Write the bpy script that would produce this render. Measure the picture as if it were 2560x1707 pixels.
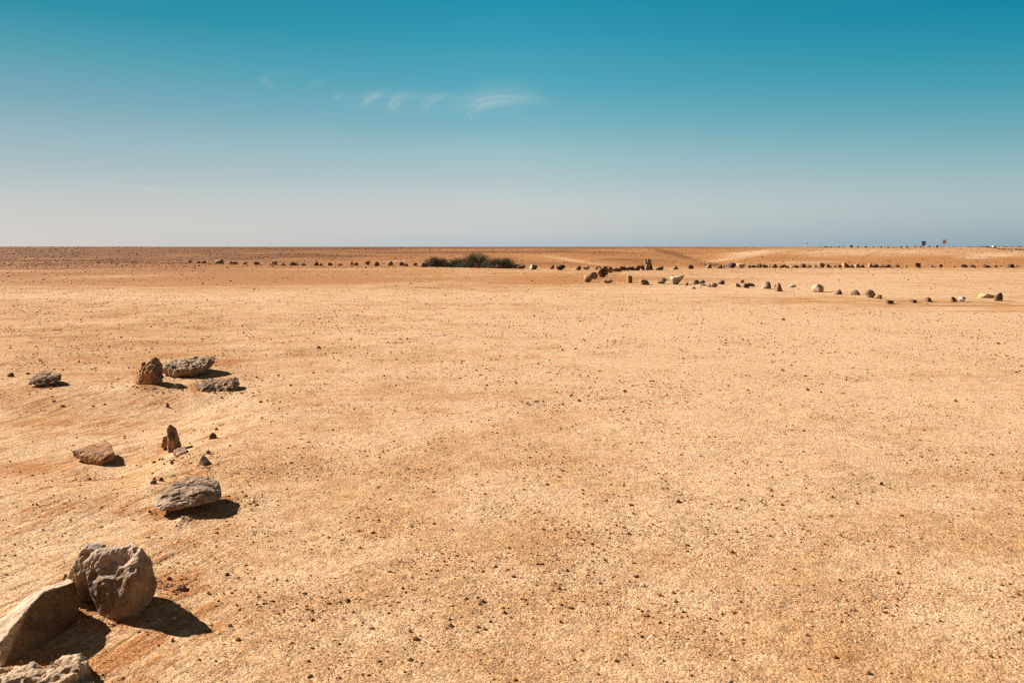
import bpy, bmesh, math, random
import numpy as np
from mathutils import Vector

for o in list(bpy.data.objects):
    bpy.data.objects.remove(o)
SC = bpy.context.scene
COL = SC.collection
R = math.radians

# ------------------------------------------------------------------ camera
CAM_H = 1.6
LENS = 28.0
F = LENS / 36.0 * 2560.0
HOR = 617.0
PITCH = math.atan((853.5 - HOR) / F)
cd = bpy.data.cameras.new('camera')
cam = bpy.data.objects.new('camera', cd)
COL.objects.link(cam)
cam.location = (0, 0, CAM_H)
cam.rotation_euler = (math.pi / 2 - PITCH, 0, 0)
cd.lens = LENS
cd.sensor_width = 36
cd.clip_start = 0.05
cd.clip_end = 120000
cd.dof.use_dof = True
cd.dof.focus_distance = 14
cd.dof.aperture_fstop = 6.3
SC.camera = cam

# ------------------------------------------------------------------ world, sun, exposure
SUN_EL = 30.0
SX, SY = -0.85, 0.52                       # where the sun stands, seen from above (back left)
SUN_AZ = math.atan2(SX, SY)                # clockwise from +Y
W = bpy.data.worlds.new('World')
SC.world = W
W.use_nodes = True
nt = W.node_tree
nt.nodes.clear()
N = nt.nodes.new
L = nt.links.new
sky = N('ShaderNodeTexSky')
sky.sky_type = 'NISHITA'
sky.sun_disc = False
sky.sun_elevation = R(SUN_EL)
sky.sun_rotation = SUN_AZ
sky.altitude = 0
sky.air_density = 1.0
sky.dust_density = 1.2
sky.ozone_density = 2.0
geo = N('ShaderNodeNewGeometry')
sep = N('ShaderNodeSeparateXYZ')
L(geo.outputs['Incoming'], sep.inputs[0])
def wm(op, a, b=None):
    n = N('ShaderNodeMath'); n.operation = op
    for i, v in enumerate((a, b)):
        if v is None: continue
        if isinstance(v, (int, float)): n.inputs[i].default_value = v
        else: L(v, n.inputs[i])
    return n.outputs[0]
# incoming points from the sky to the eye: flip
zz = wm('MULTIPLY', sep.outputs[2], -1.0)
xx = wm('MULTIPLY', sep.outputs[0], -1.0)
# sky colour by elevation
rampL = N('ShaderNodeValToRGB'); rampR = N('ShaderNodeValToRGB')
def srgb(r, g, b):
    f = lambda c: (c / 255 / 12.92) if c / 255 <= 0.04045 else ((c / 255 + 0.055) / 1.055) ** 2.4
    return (f(r), f(g), f(b), 1)
def ramp_set(rp, stops):
    el = rp.color_ramp.elements
    while len(el) > 1: el.remove(el[-1])
    el[0].position = stops[0][0]; el[0].color = stops[0][1]
    for p, c in stops[1:]:
        e = el.new(p); e.color = c
def Zs(px, py):
    u = (px - 1280.0) / F; v = (py - 853.5) / F
    return max(0.0, (-math.sin(PITCH) - v * math.cos(PITCH)) / math.sqrt(1 + u * u + v * v))
HIGH = [(0.52, srgb(44, 74, 86)), (0.75, srgb(50, 52, 58)), (1.0, srgb(46, 46, 52))]  # unseen sky above the frame, dimmed and greyed to keep teal out of shadows
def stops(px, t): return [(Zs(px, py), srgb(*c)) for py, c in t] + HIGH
ramp_set(rampL, stops(60, [(616, (208, 203, 199)), (560, (205, 203, 199)), (490, (192, 198, 198)), (400, (165, 187, 193)), (320, (146, 178, 189)),
                           (240, (119, 167, 182)), (110, (76, 155, 173)), (0, (26, 140, 163))]))
rampC = N('ShaderNodeValToRGB')
ramp_set(rampC, stops(1280, [(616, (180, 192, 202)), (605, (187, 195, 200)), (580, (197, 201, 201)), (540, (199, 204, 203)), (500, (194, 203, 203)), (450, (176, 197, 200)), (380, (154, 191, 197)), (320, (126, 180, 193)), (220, (86, 167, 187)),
                           (110, (56, 156, 181)), (0, (26, 144, 171))]))
ramp_set(rampR, stops(2500, [(616, (144, 168, 181)), (598, (151, 173, 182)), (575, (161, 179, 186)), (540, (169, 187, 190)), (500, (171, 190, 193)), (450, (160, 187, 192)), (380, (136, 179, 188)), (320, (112, 170, 183)),
                           (220, (72, 158, 177)), (110, (38, 146, 170)), (0, (8, 132, 160))]))
def horiz(a, b):
    m = N('ShaderNodeMapRange'); m.inputs[1].default_value = a; m.inputs[2].default_value = b
    L(xx, m.inputs[0]); return m.outputs[0]
for rp in (rampL, rampC, rampR):
    rp.color_ramp.interpolation = 'LINEAR'; L(zz, rp.inputs[0])
mix0 = N('ShaderNodeMix'); mix0.data_type = 'RGBA'
L(horiz(-0.52, 0.0), mix0.inputs[0]); L(rampL.outputs[0], mix0.inputs[6]); L(rampC.outputs[0], mix0.inputs[7])
mix = N('ShaderNodeMix'); mix.data_type = 'RGBA'
L(horiz(0.0, 0.52), mix.inputs[0]); L(mix0.outputs[2], mix.inputs[6]); L(rampR.outputs[0], mix.inputs[7])
# unseen sky behind the viewer: dull warm grey, added to warm the shadow fill
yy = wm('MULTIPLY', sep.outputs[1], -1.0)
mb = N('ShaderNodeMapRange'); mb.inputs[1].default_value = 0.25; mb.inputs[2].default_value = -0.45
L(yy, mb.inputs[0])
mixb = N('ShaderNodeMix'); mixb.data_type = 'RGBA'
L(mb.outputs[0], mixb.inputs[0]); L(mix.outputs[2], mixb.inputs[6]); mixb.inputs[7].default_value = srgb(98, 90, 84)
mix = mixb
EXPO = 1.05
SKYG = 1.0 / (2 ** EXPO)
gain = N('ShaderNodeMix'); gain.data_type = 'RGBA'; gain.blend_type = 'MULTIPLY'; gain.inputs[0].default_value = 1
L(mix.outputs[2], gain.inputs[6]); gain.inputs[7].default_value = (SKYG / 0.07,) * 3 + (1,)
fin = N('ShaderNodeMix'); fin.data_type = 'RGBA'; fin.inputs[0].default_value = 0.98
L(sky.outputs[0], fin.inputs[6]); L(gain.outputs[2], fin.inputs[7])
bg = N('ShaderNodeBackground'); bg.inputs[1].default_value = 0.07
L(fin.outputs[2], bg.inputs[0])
wo = N('ShaderNodeOutputWorld'); L(bg.outputs[0], wo.inputs[0])

sd = bpy.data.lights.new('sun', 'SUN')
sd.energy = 5.0
sd.angle = R(0.53)
sd.color = (1.0, 0.91, 0.79)
sun = bpy.data.objects.new('sun', sd)
COL.objects.link(sun)
hl = math.hypot(SX, SY)
sdir = Vector((SX / hl * math.cos(R(SUN_EL)), SY / hl * math.cos(R(SUN_EL)), math.sin(R(SUN_EL))))
sun.rotation_euler = sdir.to_track_quat('Z', 'Y').to_euler()
SC.view_settings.view_transform = 'Standard'
SC.view_settings.look = 'None'
SC.view_settings.exposure = EXPO
SC.view_settings.gamma = 1
SC.render.engine = 'CYCLES'
SC.cycles.use_denoising = False      # keeps the grain of the soil
SC.cycles.pixel_filter_type = 'BLACKMAN_HARRIS'
SC.cycles.filter_width = 1.3

# ------------------------------------------------------------------ noise (numpy)
def _h(ix, iy, iz, seed):
    n = (ix.astype(np.int64) * 374761393 + iy.astype(np.int64) * 668265263 + iz.astype(np.int64) * 2147483647 + seed * 974634777) & 0xffffffff
    n = ((n ^ (n >> 13)) * 1274126177) & 0xffffffff
    n = ((n ^ (n >> 16)) * 2246822519) & 0xffffffff
    n = n ^ (n >> 15)
    return n
def n2(x, y, seed=0):
    x = np.asarray(x, float); y = np.asarray(y, float)
    ix = np.floor(x); iy = np.floor(y); fx = x - ix; fy = y - iy
    u = fx * fx * fx * (fx * (fx * 6 - 15) + 10); v = fy * fy * fy * (fy * (fy * 6 - 15) + 10)
    z = np.zeros_like(ix)
    def g(dx, dy):
        a = _h(ix + dx, iy + dy, z, seed) * (2 * math.pi / 4294967296.0)
        return np.cos(a) * (fx - dx) + np.sin(a) * (fy - dy)
    a = g(0, 0); b = g(1, 0); c = g(0, 1); d = g(1, 1)
    return ((a + u * (b - a)) * (1 - v) + (c + u * (d - c)) * v) * 1.5
def n3(x, y, z, seed=0):
    ix = np.floor(x); iy = np.floor(y); iz = np.floor(z)
    fx = x - ix; fy = y - iy; fz = z - iz
    s = lambda t: t * t * t * (t * (t * 6 - 15) + 10)
    u, v, w = s(fx), s(fy), s(fz)
    def g(dx, dy, dz):
        h = _h(ix + dx, iy + dy, iz + dz, seed)
        a = (h & 0xffff) * (2 * math.pi / 65536.0); c = ((h >> 16) & 0xffff) / 32768.0 - 1
        r = np.sqrt(np.maximum(0, 1 - c * c))
        return r * np.cos(a) * (fx - dx) + r * np.sin(a) * (fy - dy) + c * (fz - dz)
    l = lambda a, b, t: a + t * (b - a)
    return l(l(l(g(0,0,0), g(1,0,0), u), l(g(0,1,0), g(1,1,0), u), v), l(l(g(0,0,1), g(1,0,1), u), l(g(0,1,1), g(1,1,1), u), v), w) * 1.5
def cell3(x, y, z, seed=0):
    """distance to the nearest random point of a cubic lattice"""
    ix = np.floor(x); iy = np.floor(y); iz = np.floor(z)
    best = np.full(x.shape, 9.0)
    for dx in (-1, 0, 1):
        for dy in (-1, 0, 1):
            for dz in (-1, 0, 1):
                h = _h(ix + dx, iy + dy, iz + dz, seed)
                px = ix + dx + (h & 1023) / 1023.0; py = iy + dy + ((h >> 10) & 1023) / 1023.0; pz = iz + dz + ((h >> 20) & 1023) / 1023.0
                best = np.minimum(best, (px - x) ** 2 + (py - y) ** 2 + (pz - z) ** 2)
    return np.sqrt(best)
def sst(a, b, x):
    t = np.clip((x - a) / (b - a), 0, 1)
    return t * t * (3 - 2 * t)

# ------------------------------------------------------------------ pixel <-> world
CP, SP = math.cos(PITCH), math.sin(PITCH)
def at(px, py, Y):
    """the point at depth Y that the photograph shows at px, py"""
    u = (px - 1280.0) / F; v = (py - 853.5) / F
    dy = CP - v * SP; dz = -SP - v * CP
    return Vector((u * Y / dy, Y, CAM_H + dz * Y / dy))
def to_px(x, y, z):
    zc = y * CP + (CAM_H - z) * SP
    zc = np.maximum(zc, 1e-3)
    return 1280 + x / zc * F, 853.5 + ((CAM_H - z) * CP - y * SP) / zc * F

# ------------------------------------------------------------------ terrain
EPX = np.array([-900, 0, 300, 447, 600, 800, 1000, 1200, 1400, 1640, 1750, 2000, 2560, 3400], float)
EPY = np.array([650, 651, 654, 657.5, 660.5, 664, 665.5, 670, 675, 675, 672, 670, 669.3, 669], float)
MOUNDS = []   # x, y, sx, sy, height, angle
def gz0(px, py):
    """ground point on the level plain"""
    v = (py - 853.5) / F
    dy = CP - v * SP; dz = -SP - v * CP
    t = CAM_H / -dz
    return ((px - 1280.0) / F * t, dy * t)
def mound(px, py, sx, sy, h, ang=0.0):
    x, y = gz0(px, py)
    MOUNDS.append((x, y, sx, sy, h, ang))
mound(450, 1262, 0.20, 0.09, 0.040)
mound(375, 972, 0.35, 0.25, 0.035)
mound(560, 985, 0.5, 0.2, 0.02)
mound(412, 1138, 0.16, 0.12, 0.02)
mound(415, 1178, 0.10, 0.3, 0.02)
mound(458, 1296, 0.05, 0.08, 0.022)
mound(380, 1225, 0.14, 0.3, 0.03)
mound(1900, 765, 9.0, 2.0, -0.02)
for m_ in ((215, 1500, 0.16, 0.12, 0.016), (380, 1500, 0.10, 0.10, 0.012), (60, 1600, 0.14, 0.2, 0.014), (200, 1135, 0.14, 0.10, 0.012), (75, 950, 0.2, 0.2, 0.02), (500, 960, 0.2, 0.2, 0.02), (345, 950, 0.16, 0.2, 0.02)):
    mound(*m_)

def terrain(x, y, fine=True):
    x = np.asarray(x, float); y = np.asarray(y, float)
    r = np.hypot(x, y) + 1e-6
    front = y > 0.3
    pxa = np.where(front, 1280 + x / np.maximum(y, 0.3) * F, np.where(x < 0, -900, 3400))
    pxa = np.clip(pxa, -900, 3400)
    e = np.interp(pxa, EPX, EPY)
    de = CAM_H * F / (e - HOR)                 # distance (depth) of the rim of the level plain
    d = np.where(front, y, r)
    z = np.zeros_like(x)
    # the plain
    mid = sst(6, 20, r) * (1 - sst(0.8, 1.0, d / de))
    z += 0.05 * n2(x / 17, y / 11, 3) * mid
    z += 0.018 * n2(x / 3.1 + 7, y / 2.3, 5) * (1 - sst(25, 60, r))
    if fine:
        z += 0.008 * n2(x / 0.9, y / 0.8, 6) * (1 - sst(12, 30, r))
        z += 0.0035 * n2(x / 0.27, y / 0.25, 7) * (1 - sst(7, 15, r))
        z += 0.0022 * n2(x / 0.09, y / 0.08, 8) * (1 - sst(4, 9, r))
        # wind-cut furrows on the left
        u = x * 0.944 - y * 0.33; w = x * 0.33 + y * 0.944
        mk = sst(-0.6, -1.5, x / np.maximum(y, 0.5) * 3.0 + 0.25 * n2(x / 1.5, y / 1.5, 9)) * (1 - sst(9, 16, r))
        warp = 0.10 * n2(x / 0.9, y / 0.9, 12)
        f = 0.8 * n2((u + warp) / 0.07, w / 0.5, 10) + 0.8 * n2((u + warp * 0.6) / 0.03, w / 0.22, 11)
        fr = 1 - np.abs(f) * 2
        z += mk * (0.0055 * f + 0.0042 * np.clip(fr, -1, 1)) * (0.15 + 1.1 * np.clip(n2(x / 0.8, y / 0.9, 14) + 0.25, 0, 1))
    # low bank: the ground left of the rocks lies a hand lower than the plain
    xl = -2.50 - 0.12 * (y - 6.4) + 0.16 * n2(x / 0.8, y / 0.7, 17) + 0.25
    z -= 0.118 * sst(0.0, 0.95, xl - x + 0.10 * n2(x / 0.25, y / 0.4, 18)) * sst(5.05, 5.9, y) * (1 - sst(7.7, 9.0, y)) * (1 - 0.7 * sst(-5, -9, x))
    for mx, my, sx, sy, h, an in MOUNDS:
        dx = x - mx; dy = y - my
        q = (dx / sx) ** 2 + (dy / sy) ** 2
        z += h * np.exp(-q * 1.2)
    # beyond the rim: a shallow wash, then slow rises to the skyline
    k = np.clip(d - de, 0, None)
    leftk = sst(150, 700, pxa)
    drop = (-0.25 - 0.75 * leftk) * sst(0.5, 11, k)
    far = np.interp(d, [0, 80, 105, 135, 170, 220, 300, 450, 700, 1500, 7000], [0, 0, 0.25, 0.75, 1.25, 1.62, 1.95, 2.15, 2.27, 2.33, 2.35])
    far = far - (1 - leftk) * np.interp(d, [0, 80, 135, 7000], [0, 0, 0.5, 0.75])
    z += np.where(k > 0, drop + far * sst(0, 30, k), 0)
    am = sst(4, 45, k)
    z += am * 0.6 * n2(x / 46 + 3, y / 34, 21) * (1 - 0.5 * sst(250, 500, d))
    z += am * 0.2 * n2(x / 15, y / 12, 22) * (1 - sst(150, 260, d))
    z += sst(250, 700, d) * 0.10 * n2(x / 260, y / 200, 23)
    # two low hills with the pale gully between them, and the rise on the far right
    def hill(px, dd, sx, sy, h):
        hx = (px - 1280) / F * dd
        return h * np.exp(-((x - hx) / sx) ** 2 - ((d - dd) / sy) ** 2)
    z += hill(1560, 122, 15, 22, 1.0) * am
    z += hill(1810, 112, 6, 30, -0.8) * am
    z += hill(2050, 150, 18, 30, 0.35) * am
    z += hill(2560, 100, 14, 18, 0.7) * am
    z += hill(250, 190, 50, 40, 0.45) * am
    z += hill(2350, 330, 60, 60, 0.18) * am
    z += hill(700, 120, 20, 18, 0.35) * am
    z = np.where(d > 60, np.minimum(z, CAM_H + 0.02 + 0.00022 * d * sst(150, 400, d)), z)
    return z
def th(x, y, fine=True):
    return float(terrain(np.array([x]), np.array([y]), fine)[0])
def ground_at(px, py, dmax=3000.0):
    """first ground point along the sight line through px, py"""
    u = (px - 1280.0) / F; v = (py - 853.5) / F
    dy = CP - v * SP; dz = -SP - v * CP
    Y = np.concatenate([np.linspace(2.0, 12, 1500), np.geomspace(12, dmax, 6000)[1:]])
    X = u * Y / dy
    Z = CAM_H + dz * Y / dy
    T = terrain(X, Y)
    i = np.argmax(Z <= T)
    if Z[i] > T[i]:
        i = len(Y) - 1
    return Vector((float(X[i]), float(Y[i]), float(T[i])))

# ------------------------------------------------------------------ mesh helpers
def mesh_np(name, V, Fc, nside, smooth=True, attrs=None, mat=None):
    me = bpy.data.meshes.new(name)
    nv = len(V); nf = len(Fc)
    me.vertices.add(nv)
    me.vertices.foreach_set('co', np.ascontiguousarray(V, dtype=np.float32).ravel())
    me.loops.add(nf * nside)
    me.loops.foreach_set('vertex_index', np.ascontiguousarray(Fc, dtype=np.int32).ravel())
    me.polygons.add(nf)
    me.polygons.foreach_set('loop_start', np.arange(0, nf * nside, nside, dtype=np.int32))
    me.update(calc_edges=True)
    me.polygons.foreach_set('use_smooth', np.full(nf, smooth, dtype=bool))
    for an, arr in (attrs or {}).items():
        if arr.ndim == 1:
            a = me.attributes.new(an, 'FLOAT', 'POINT'); a.data.foreach_set('value', arr.astype(np.float32))
        else:
            a = me.attributes.new(an, 'FLOAT_COLOR', 'POINT')
            c = np.ones((nv, 4), np.float32); c[:, :3] = arr
            a.data.foreach_set('color', c.ravel())
    if mat: me.materials.append(mat)
    me.validate()
    return me
def link(name, me, label=None, cat=None, group=None, kind=None, parent=None, loc=None):
    o = bpy.data.objects.new(name, me)
    COL.objects.link(o)
    if label: o['label'] = label
    if cat: o['category'] = cat
    if group: o['group'] = group
    if kind: o['kind'] = kind
    if parent: o.parent = parent
    if loc is not None: o.location = loc
    return o

# ------------------------------------------------------------------ materials
class NT:
    def __init__(s, name):
        s.m = bpy.data.materials.new(name); s.m.use_nodes = True
        s.t = s.m.node_tree; s.t.nodes.clear()
        s.out = s.t.nodes.new('ShaderNodeOutputMaterial')
    def n(s, ty, **kw):
        x = s.t.nodes.new(ty)
        for k, v in kw.items(): setattr(x, k, v)
        return x
    def l(s, a, b): s.t.links.new(a, b)
    def val(s, sock, v):
        if isinstance(v, (int, float)): sock.default_value = v
        elif isinstance(v, tuple): sock.default_value = v if len(v) == 4 else v + (1,)
        else: s.l(v, sock)
    def math(s, op, a, b=0.0, c=None, clamp=False):
        x = s.n('ShaderNodeMath', operation=op); x.use_clamp = clamp
        s.val(x.inputs[0], a); s.val(x.inputs[1], b)
        if c is not None: s.val(x.inputs[2], c)
        return x.outputs[0]
    def mix(s, f, a, b, blend='MIX'):
        x = s.n('ShaderNodeMix', data_type='RGBA', blend_type=blend)
        s.val(x.inputs[0], f); s.val(x.inputs[6], a); s.val(x.inputs[7], b)
        return x.outputs[2]
    def noise(s, vec, scale, detail=2, rough=0.5, dist=0.0):
        x = s.n('ShaderNodeTexNoise'); s.l(vec, x.inputs['Vector'])
        x.inputs['Scale'].default_value = scale; x.inputs['Detail'].default_value = detail
        x.inputs['Roughness'].default_value = rough; x.inputs['Distortion'].default_value = dist
        return x.outputs[0]
    def vor(s, vec, scale, feature='F1'):
        x = s.n('ShaderNodeTexVoronoi', feature=feature); s.l(vec, x.inputs['Vector'])
        x.inputs['Scale'].default_value = scale
        return x
    def step(s, v, a, b, lo=0.0, hi=1.0):
        x = s.n('ShaderNodeMapRange', interpolation_type='SMOOTHSTEP'); s.val(x.inputs[0], v)
        x.inputs[1].default_value = a; x.inputs[2].default_value = b; x.inputs[3].default_value = lo; x.inputs[4].default_value = hi
        return x.outputs[0]
    def attr(s, name, col=False):
        x = s.n('ShaderNodeAttribute', attribute_name=name)
        return x.outputs['Color' if col else 'Fac']
    def mapping(s, vec, scale, rot=(0, 0, 0), vt='POINT'):
        x = s.n('ShaderNodeMapping'); s.l(vec, x.inputs[0])
        x.inputs['Scale'].default_value = scale; x.inputs['Rotation'].default_value = rot
        x.vector_type = vt
        return x.outputs[0]
    def finish(s, col, rough=0.95, bump=None, spec=0.15):
        b = s.n('ShaderNodeBsdfPrincipled')
        s.val(b.inputs['Base Color'], col); s.val(b.inputs['Roughness'], rough)
        b.inputs['Specular IOR Level'].default_value = spec
        if bump:
            prev = None
            for h, dist, st in bump:
                bn = s.n('ShaderNodeBump'); bn.inputs['Distance'].default_value = dist; s.val(bn.inputs['Strength'], st)
                s.l(h, bn.inputs['Height'])
                if prev: s.l(prev, bn.inputs['Normal'])
                prev = bn.outputs[0]
            s.l(prev, b.inputs['Normal'])
        s.l(b.outputs[0], s.out.inputs[0])
        return s.m

def ground_material():
    g = NT('desert_soil')
    tc = g.n('ShaderNodeTexCoord').outputs['Object']
    peb = g.attr('peb'); dark = g.attr('dark'); orange = g.attr('orange'); pale = g.attr('pale'); streak = g.attr('streak')
    pale_c = (0.56, 0.360, 0.214); mid_c = (0.465, 0.270, 0.137); or_c = (0.38, 0.174, 0.070); dk_c = (0.155, 0.068, 0.032)
    big = g.noise(tc, 0.22, 3, 0.6)
    med = g.noise(tc, 1.1, 4, 0.62, 0.4)
    sml = g.noise(tc, 5.5, 4, 0.65, 0.3)
    ang = -math.atan2(0.33, 0.944)
    st = g.mapping(tc, (1 / 14.0, 1 / 2.2, 1.0), (0, 0, ang), 'TEXTURE')
    stn = g.noise(st, 1.0, 5, 0.65, 0.7)
    f = g.math('ADD', g.math('MULTIPLY', big, 0.45), g.math('MULTIPLY', med, 0.8))
    f = g.math('ADD', f, g.math('MULTIPLY', sml, 0.45))
    f = g.step(f, 0.56, 1.22)
    f = g.math('ADD', f, g.math('MULTIPLY', streak, g.math('MULTIPLY', g.step(stn, 0.44, 0.66, -0.25, 0.6), g.step(med, 0.3, 0.65, 0.3, 1.2))))
    # old wheel marks and wash lines running across the smooth ground
    wn = g.noise(g.mapping(tc, (0.10, 1.6, 1.0), (0, 0, 0.06)), 1.0, 4, 0.6, 0.3)
    f = g.math('ADD', f, g.math('MULTIPLY', g.math('SUBTRACT', 1.0, peb, clamp=True), g.step(wn, 0.46, 0.66, -0.12, 0.45)))
    f = g.math('ADD', f, g.math('MULTIPLY', orange, 0.95))
    f = g.math('SUBTRACT', f, g.math('MULTIPLY', pale, 0.85), clamp=True)
    c = g.mix(g.step(f, 0.0, 0.62), pale_c, mid_c)
    c = g.mix(g.step(f, 0.55, 1.0), c, or_c)
    # fine grains, each its own tint
    v1 = g.vor(tc, 210.0); v2 = g.vor(tc, 85.0); v3 = g.vor(tc, 22.0)
    def grain(v, lo, hi):
        s_ = g.n('ShaderNodeSeparateColor'); g.l(v.outputs['Color'], s_.inputs[0])
        return g.step(s_.outputs[0], 0.0, 1.0, lo, hi), s_.outputs[1], s_.outputs[2]
    a1, b1, c1 = grain(v1, 0.72, 1.30)
    a2, b2, c2 = grain(v2, 0.80, 1.20)
    a3, b3, c3 = grain(v3, 0.9, 1.1)
    tint = g.math('MULTIPLY', g.math('MULTIPLY', a1, a2), a3)
    cc = g.n('ShaderNodeCombineColor')
    for i in range(3): g.l(tint, cc.inputs[i])
    c = g.mix(1.0, c, cc.outputs[0], 'MULTIPLY')
    # bare dark grit, and the stony brown pavement of the hills
    grit = g.math('MULTIPLY', g.step(b2, 0.80, 0.84), g.step(v2.outputs['Distance'], 0.45, 0.30))
    grit = g.math('MULTIPLY', grit, g.math('MULTIPLY', peb, g.step(med, 0.36, 0.62, 0.25, 1.0)))
    c = g.mix(g.math('MULTIPLY', grit, 0.6), c, (0.21, 0.09, 0.04))
    grit3 = g.math('MULTIPLY', g.step(b3, 0.86, 0.90), g.step(v3.outputs['Distance'], 0.45, 0.25))
    grit3 = g.math('MULTIPLY', grit3, g.math('MULTIPLY', peb, g.step(sml, 0.42, 0.62)))
    c = g.mix(g.math('MULTIPLY', grit3, 0.5), c, (0.22, 0.10, 0.05))
    hn = g.noise(g.mapping(tc, (0.5, 0.9, 1)), 0.35, 6, 0.72)
    hs = g.noise(tc, 1.6, 4, 0.75)
    dm = g.math('MULTIPLY', dark, g.step(g.math('ADD', g.math('MULTIPLY', hn, 0.6), g.math('MULTIPLY', hs, 0.5)), 0.26, 0.56), clamp=True)
    c = g.mix(g.math('MULTIPLY', dm, 0.9), c, dk_c)
    # relief
    n1 = g.noise(tc, 34, 4, 0.7); nf = g.noise(tc, 150, 3, 0.7)
    vb = g.math('SUBTRACT', 0.5, v2.outputs['Distance'])
    vb1 = g.math('SUBTRACT', 0.5, v1.outputs['Distance'])
    h = g.math('ADD', g.math('MULTIPLY', n1, 0.009), g.math('MULTIPLY', nf, 0.0035))
    h = g.math('ADD', h, g.math('MULTIPLY', vb, 0.0055))
    h = g.math('ADD', h, g.math('MULTIPLY', vb1, 0.0022))
    h = g.math('ADD', h, g.math('MULTIPLY', g.math('MULTIPLY', stn, streak), 0.022))
    h2 = g.math('MULTIPLY', sml, 0.02)
    h2 = g.math('ADD', h2, g.math('MULTIPLY', hs, g.math('MULTIPLY', dark, 0.15)))
    return g.finish(c, 0.97, [(h, 1.0, 0.52), (h2, 1.0, 0.6)], 0.05)

def rock_material(name, scale=1.0, bump=1.0):
    """stone tinted by the colour of its own vertices"""
    g = NT(name)
    tc = g.n('ShaderNodeTexCoord').outputs['Object']
    c = g.attr('tint', True)
    a = g.noise(tc, 9 * scale, 5, 0.65, 0.4); b = g.noise(tc, 48 * scale, 4, 0.7)
    k = g.math('ADD', g.step(a, 0.3, 0.7, 0.68, 1.26), g.step(b, 0.3, 0.7, -0.2, 0.2))
    cc = g.n('ShaderNodeCombineColor')
    for i in range(3): g.l(k, cc.inputs[i])
    c = g.mix(1.0, c, cc.outputs[0], 'MULTIPLY')
    d = g.noise(tc, 20 * scale, 3, 0.6)
    c = g.mix(g.step(d, 0.58, 0.74, 0, 0.4), c, (0.36, 0.17, 0.075))
    v = g.vor(tc, 30 * scale)
    h = g.math('ADD', g.math('MULTIPLY', a, 0.02 / scale), g.math('MULTIPLY', b, 0.008 / scale))
    h = g.math('ADD', h, g.math('MULTIPLY', g.step(v.outputs['Distance'], 0.0, 0.5), 0.006 / scale))
    return g.finish(c, 0.92, [(h, 1.0, 0.8 * bump)], 0.2)

M_SOIL = ground_material()
M_ROCK = rock_material('weathered_stone', 1.0)
M_FAR = rock_material('boundary_stone', 0.55)
def plain(name, colr, rough=0.9, nscale=20, amt=0.25, spec=0.2):
    g = NT(name)
    tc = g.n('ShaderNodeTexCoord').outputs['Object']
    a = g.noise(tc, nscale, 4, 0.6)
    k = g.step(a, 0.3, 0.7, 1 - amt, 1 + amt)
    cc = g.n('ShaderNodeCombineColor')
    for i in range(3): g.l(k, cc.inputs[i])
    return g.finish(g.mix(1.0, colr, cc.outputs[0], 'MULTIPLY'), rough, [(a, 0.01, 0.4)], spec)

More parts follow.
